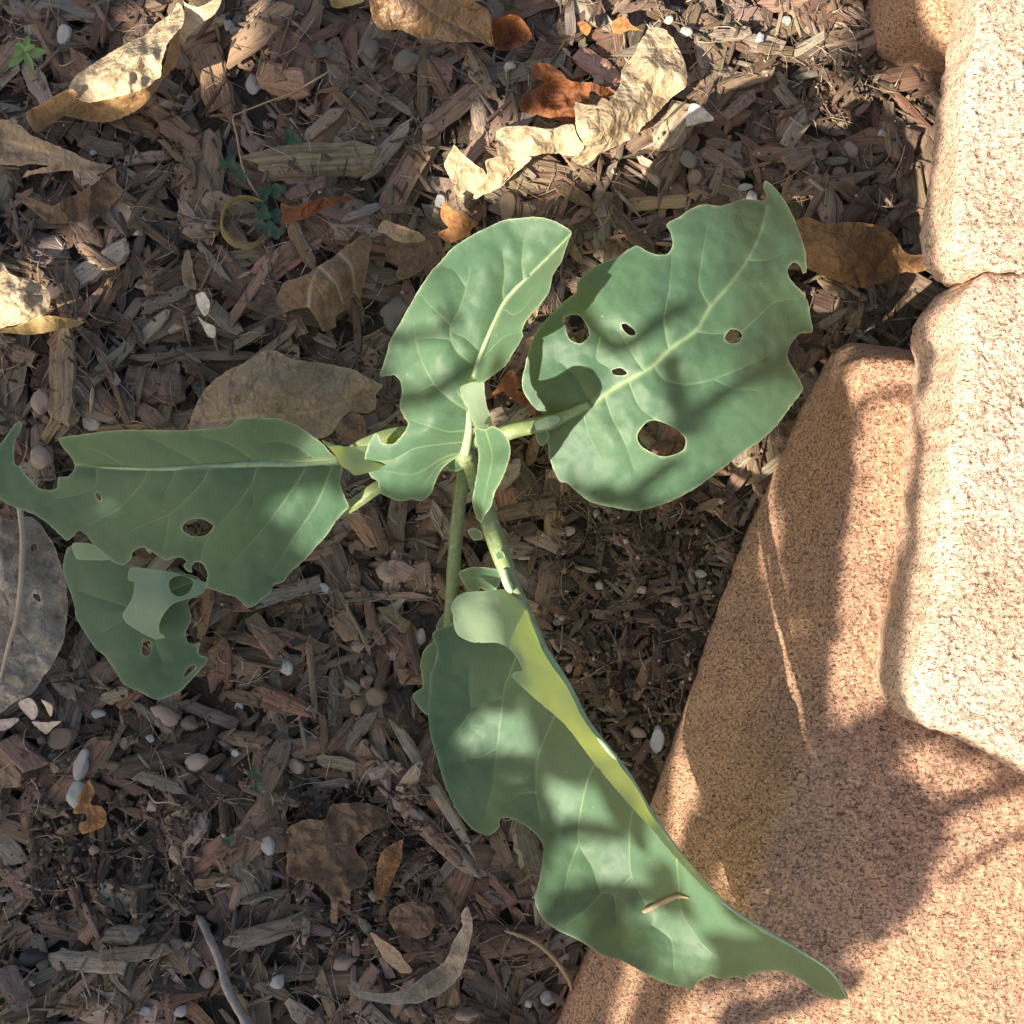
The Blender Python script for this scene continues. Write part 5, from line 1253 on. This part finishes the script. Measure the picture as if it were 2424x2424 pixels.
px_tube('axil', [(1266,1009,.0905,.0020), (1284,1004,.0905,.0026), (1306,996,.0898,.0024), (1322,990,.0885,.0014)], M_NODE, plant, sides=10)
px_tube('bud', [(1120,1060,.088,.0010), (1124,1050,.0925,.0018), (1123,1036,.0985,.0012), (1121,1028,.100,.0005)], M_RIB, plant, sides=8)

# bits lying on the leaves
zf_ = tps(zb_)
v = np.array([W(x, y, float(zf_(np.array([[x, y]]))[0]) + .0022) for x, y in L2(1522,2159, 1545,2148, 1580,2131, 1606,2122, 1632,2126)])
v_, f_ = tube_geo(smooth3(v, 4), np.interp(np.linspace(0, 1, 17), [0, .1, .7, 1], [.0007, .0013, .0013, .0003]), 6, 0.7)
tag(mesh_obj('wood_splinter', v_, f_, M_STRAW), 'reddish wood splinter lying on the longest green leaf', 'wood chip')

# ------------------------------------------------------------------ unseen tree, added and shaped so that its crown casts the wanted shade
LIT = []
def lit(z, pts): LIT.append([tuple((np.array(W(x, y, z)) - np.array(SUN) * (z / SUN.z))[:2]) for x, y in pts])  # outlines where the added crown must let the sun through
lit(.02, L2(120,170, 170,60, 420,-30, 540,-40, 470,150, 350,230, 180,270))
lit(.01, L2(880,-40, 1010,-40, 1010,70, 890,70))
lit(.012, L2(940,440, 1060,310, 1200,330, 1380,230, 1480,60, 1500,-60, 1960,-60, 1900,170, 1860,330, 1800,460, 1680,400, 1560,260, 1460,380, 1220,500, 1100,500, 960,540))
lit(.010, L2(1250,40, 1500,-20, 1480,120, 1330,200))
lit(.015, L2(-60,630, 100,660, 115,760, -60,800))
lit(.130, L2(900,900, 1000,650, 1150,520, 1380,500, 1330,700, 1200,900, 1130,1090, 860,1200, 850,1040))
lit(.095, L2(850,1010, 1110,1010, 1110,1090, 1000,1200, 880,1180))
lit(.115, L2(900,820, 1130,820, 1110,1060, 940,1060))
lit(.078, L2(1600,470, 1830,400, 1950,640, 1900,800))
lit(.095, L2(1210,860, 1400,600, 1820,400, 1960,640, 1930,940, 1500,1240, 1290,1150))
lit(.065, L2(790,1120, 835,1190, 760,1290, 670,1340, 635,1280, 710,1180))
lit(.066, L2(180,1160, 250,1150, 260,1200, 190,1205))
lit(.085, L2(750,1030, 980,1010, 960,1120, 800,1130))
lit(.11, L2(1080,900, 1220,1000, 1210,1130, 1150,1260, 1090,1230))
lit(.115, L2(1050,1390, 1230,1390, 1430,1700, 1720,2080, 1930,2240, 1660,2110, 1390,1800, 1200,1620, 1060,1500))
lit(.095, L2(1040,1380, 1230,1380, 1310,1560, 1330,1680, 1190,1610, 1060,1510))
lit(.113, L2(890,910, 1000,650, 1150,520, 1350,500, 1260,720, 1120,1060, 930,1070))
lit(.066, L2(1085,1785, 1130,1715, 1340,1655, 1340,1715, 1130,1810))
lit(.112, L2(1440,1850, 1560,2000, 1720,2150, 1900,2260, 1880,2285, 1700,2185, 1540,2035))
lit(.080, L2(1280,1930, 1400,1830, 1480,1850, 1590,2010, 1450,2080, 1340,2140, 1300,2060))
lit(.100, L2(1490,2290, 1525,2225, 1640,2195, 1690,2225, 1645,2295, 1560,2325))
lit(.070, L2(2020,860, 2220,830, 2190,1000, 2100,1500, 2090,1640, 1975,1660, 2035,1200))
lit(.070, L2(2140,1760, 2460,1850, 2500,2500, 1560,2500, 1620,2380, 1760,2350, 2000,2340, 2190,2180, 2250,1990))
lit(.03, L2(1430,2440, 1470,2240, 1540,2280, 1500,2460))
lit(.015, L2(1650,1600, 1730,1590, 1710,1720, 1660,1760))
lit(.028, L2(1740,1650, 1775,1630, 1730,1880, 1690,1890))
lit(.015, L2(1590,1790, 1640,1800, 1625,1960, 1550,1940))
lit(.135, L2(2170,-200, 2900,-200, 2900,2300, 2424,1850, 2080,1690, 2080,1500))
lit(.09, L2(2165,-40, 2270,-40, 2265,135, 2190,115))
lit(.003, L2(2080,280, 2130,260, 2150,320, 2100,330))
lit(.003, L2(2140,380, 2190,370, 2200,420, 2150,430))
MC = 0.005
mx0, my0, mn = -0.7, -0.7, 340
mgx, mgy = np.meshgrid(mx0 + np.arange(mn) * MC, my0 + np.arange(mn) * MC)
mp = np.column_stack([mgx.ravel(), mgy.ravel()])
mask = np.zeros(len(mp), bool)
for p in LIT: mask |= inpoly(mp, p)
mask = mask.reshape(mn, mn)
def is_lit(x, y):
    i, j = int((y - my0) / MC + .5), int((x - mx0) / MC + .5)
    return 0 <= i < mn and 0 <= j < mn and mask[i, j]
Vs, Fs, n = [], [], 0
SN = np.array(SUN); e1 = np.cross(SN, [0, 0, 1.0]); e1 /= np.linalg.norm(e1); e2 = np.cross(SN, e1)
leafshape = np.array([(-.5, 0, 0), (-.2, .24, .05), (.15, .22, .05), (.5, 0, 0), (.15, -.22, .05), (-.2, -.24, .05), (-.2, 0, -.02), (.15, 0, -.02)])
leaff = np.array([[0, 6, 1], [1, 6, 7], [1, 7, 2], [2, 7, 3], [0, 5, 6], [5, 4, 7], [5, 7, 6], [4, 3, 7]])
rs = np.random.default_rng(5)
for k in range(26000):
    x, y = rs.uniform(-0.50, 0.50), rs.uniform(-0.45, 0.55)
    sz = rs.uniform(0.03, 0.055) * (1 if rs.random() < 0.6 else 0.6) if k < 8000 else rs.uniform(0.012, 0.02)
    r = sz * 0.42
    if any(is_lit(x + r * a, y + r * b * 1.2) for a, b in ((0, 0), (1, 0), (-1, 0), (0, 1), (0, -1), (.7, .7), (-.7, -.7), (.7, -.7), (-.7, .7))): continue  # no leaf where its shadow would fall inside a lit outline
    t = rs.uniform(0.98, 1.5)
    a = rs.uniform(0, 6.28)
    u = math.cos(a) * e1 + math.sin(a) * e2; w = -math.sin(a) * e1 + math.cos(a) * e2
    nn = SN + rs.normal(0, 0.3, 3); nn /= np.linalg.norm(nn)
    u = u - nn * (u @ nn); u /= np.linalg.norm(u); w = np.cross(nn, u)
    v = np.array([x, y, 0]) + SN * t + sz * (leafshape[:, :1] * u + leafshape[:, 1:2] * w * 1.5 + leafshape[:, 2:] * nn)
    Vs.append(v); Fs.append(leaff + n); n += 8
tc = SN * 1.25
tree = empty('added_shade_tree', (-1.9, -0.9, -0.02), 'added unseen tree, its crown shaped to cast the dappled shade', 'tree')
Vc = np.concatenate(Vs)
mesh_obj('crown', Vc, np.concatenate(Fs), M_TREE, tree, attrs={'vein': ('FLOAT', np.zeros(len(Vc))), 'rim': ('FLOAT', np.zeros(len(Vc)))})
v, f = tube_geo(smooth3([(-1.9, -.9, -.05), (-1.89, -.91, .35), (-1.92, -.9, .75), (-1.9, -.92, 1.15)]), np.linspace(.045, .028, 19), 12)
mesh_obj('trunk', v, f, M_BARK, tree)
la = np.array([-.33, -.34, 0]) + SN * 1.3
v, f = tube_geo(smooth3([(-1.9, -.92, 1.1), (-1.7, -.98, 1.2), la + [-.2, -.05, .1], la]), np.linspace(.026, .008, 19), 10)
mesh_obj('limb', v, f, M_BARK, tree)
def band(z, p1, p2, wpx, t):
    """a thin branch of the tree added so that its soft shadow crosses the leaf or the wall"""
    a = np.array(W(*p1, z)) + SN * t; b = np.array(W(*p2, z)) + SN * t
    m_ = (a + b) / 2 + rs.normal(0, .006, 3)
    path = smooth3([a - (b - a) * .15, a, m_, b, b + (b - a) * .15], 5)
    v, f = tube_geo(path, np.linspace(1.1, .8, len(path)) * wpx * S / PX * 0.5, 8)
    mesh_obj('shade_branch', v, f, M_BARK, tree)  # loose piece of the added tree, there only for its shadow band
for z, p1, p2, w in [(.112, (925,965), (1140,850), 40), (.116, (925,825), (1075,715), 24), (.100, (1370,750), (1630,708), 36), (.100, (1612,850), (1630,1010), 44), (.097, (1620,1005), (1870,900), 34), (.084, (1400,1185), (1600,1085), 34),
                     (.080, (1280,2005), (1500,1915), 44), (.088, (1340,2168), (1630,2060), 60), (.066, (1100,1850), (1330,1770), 50), (.070, (2030,1025), (2195,925), 26), (.070, (2240,1910), (2440,1785), 44), (.070, (2270,2060), (2440,1960), 22), (.070, (1760,2400), (1990,2330), 60)]:
    band(z, p1, p2, w, 0.85)
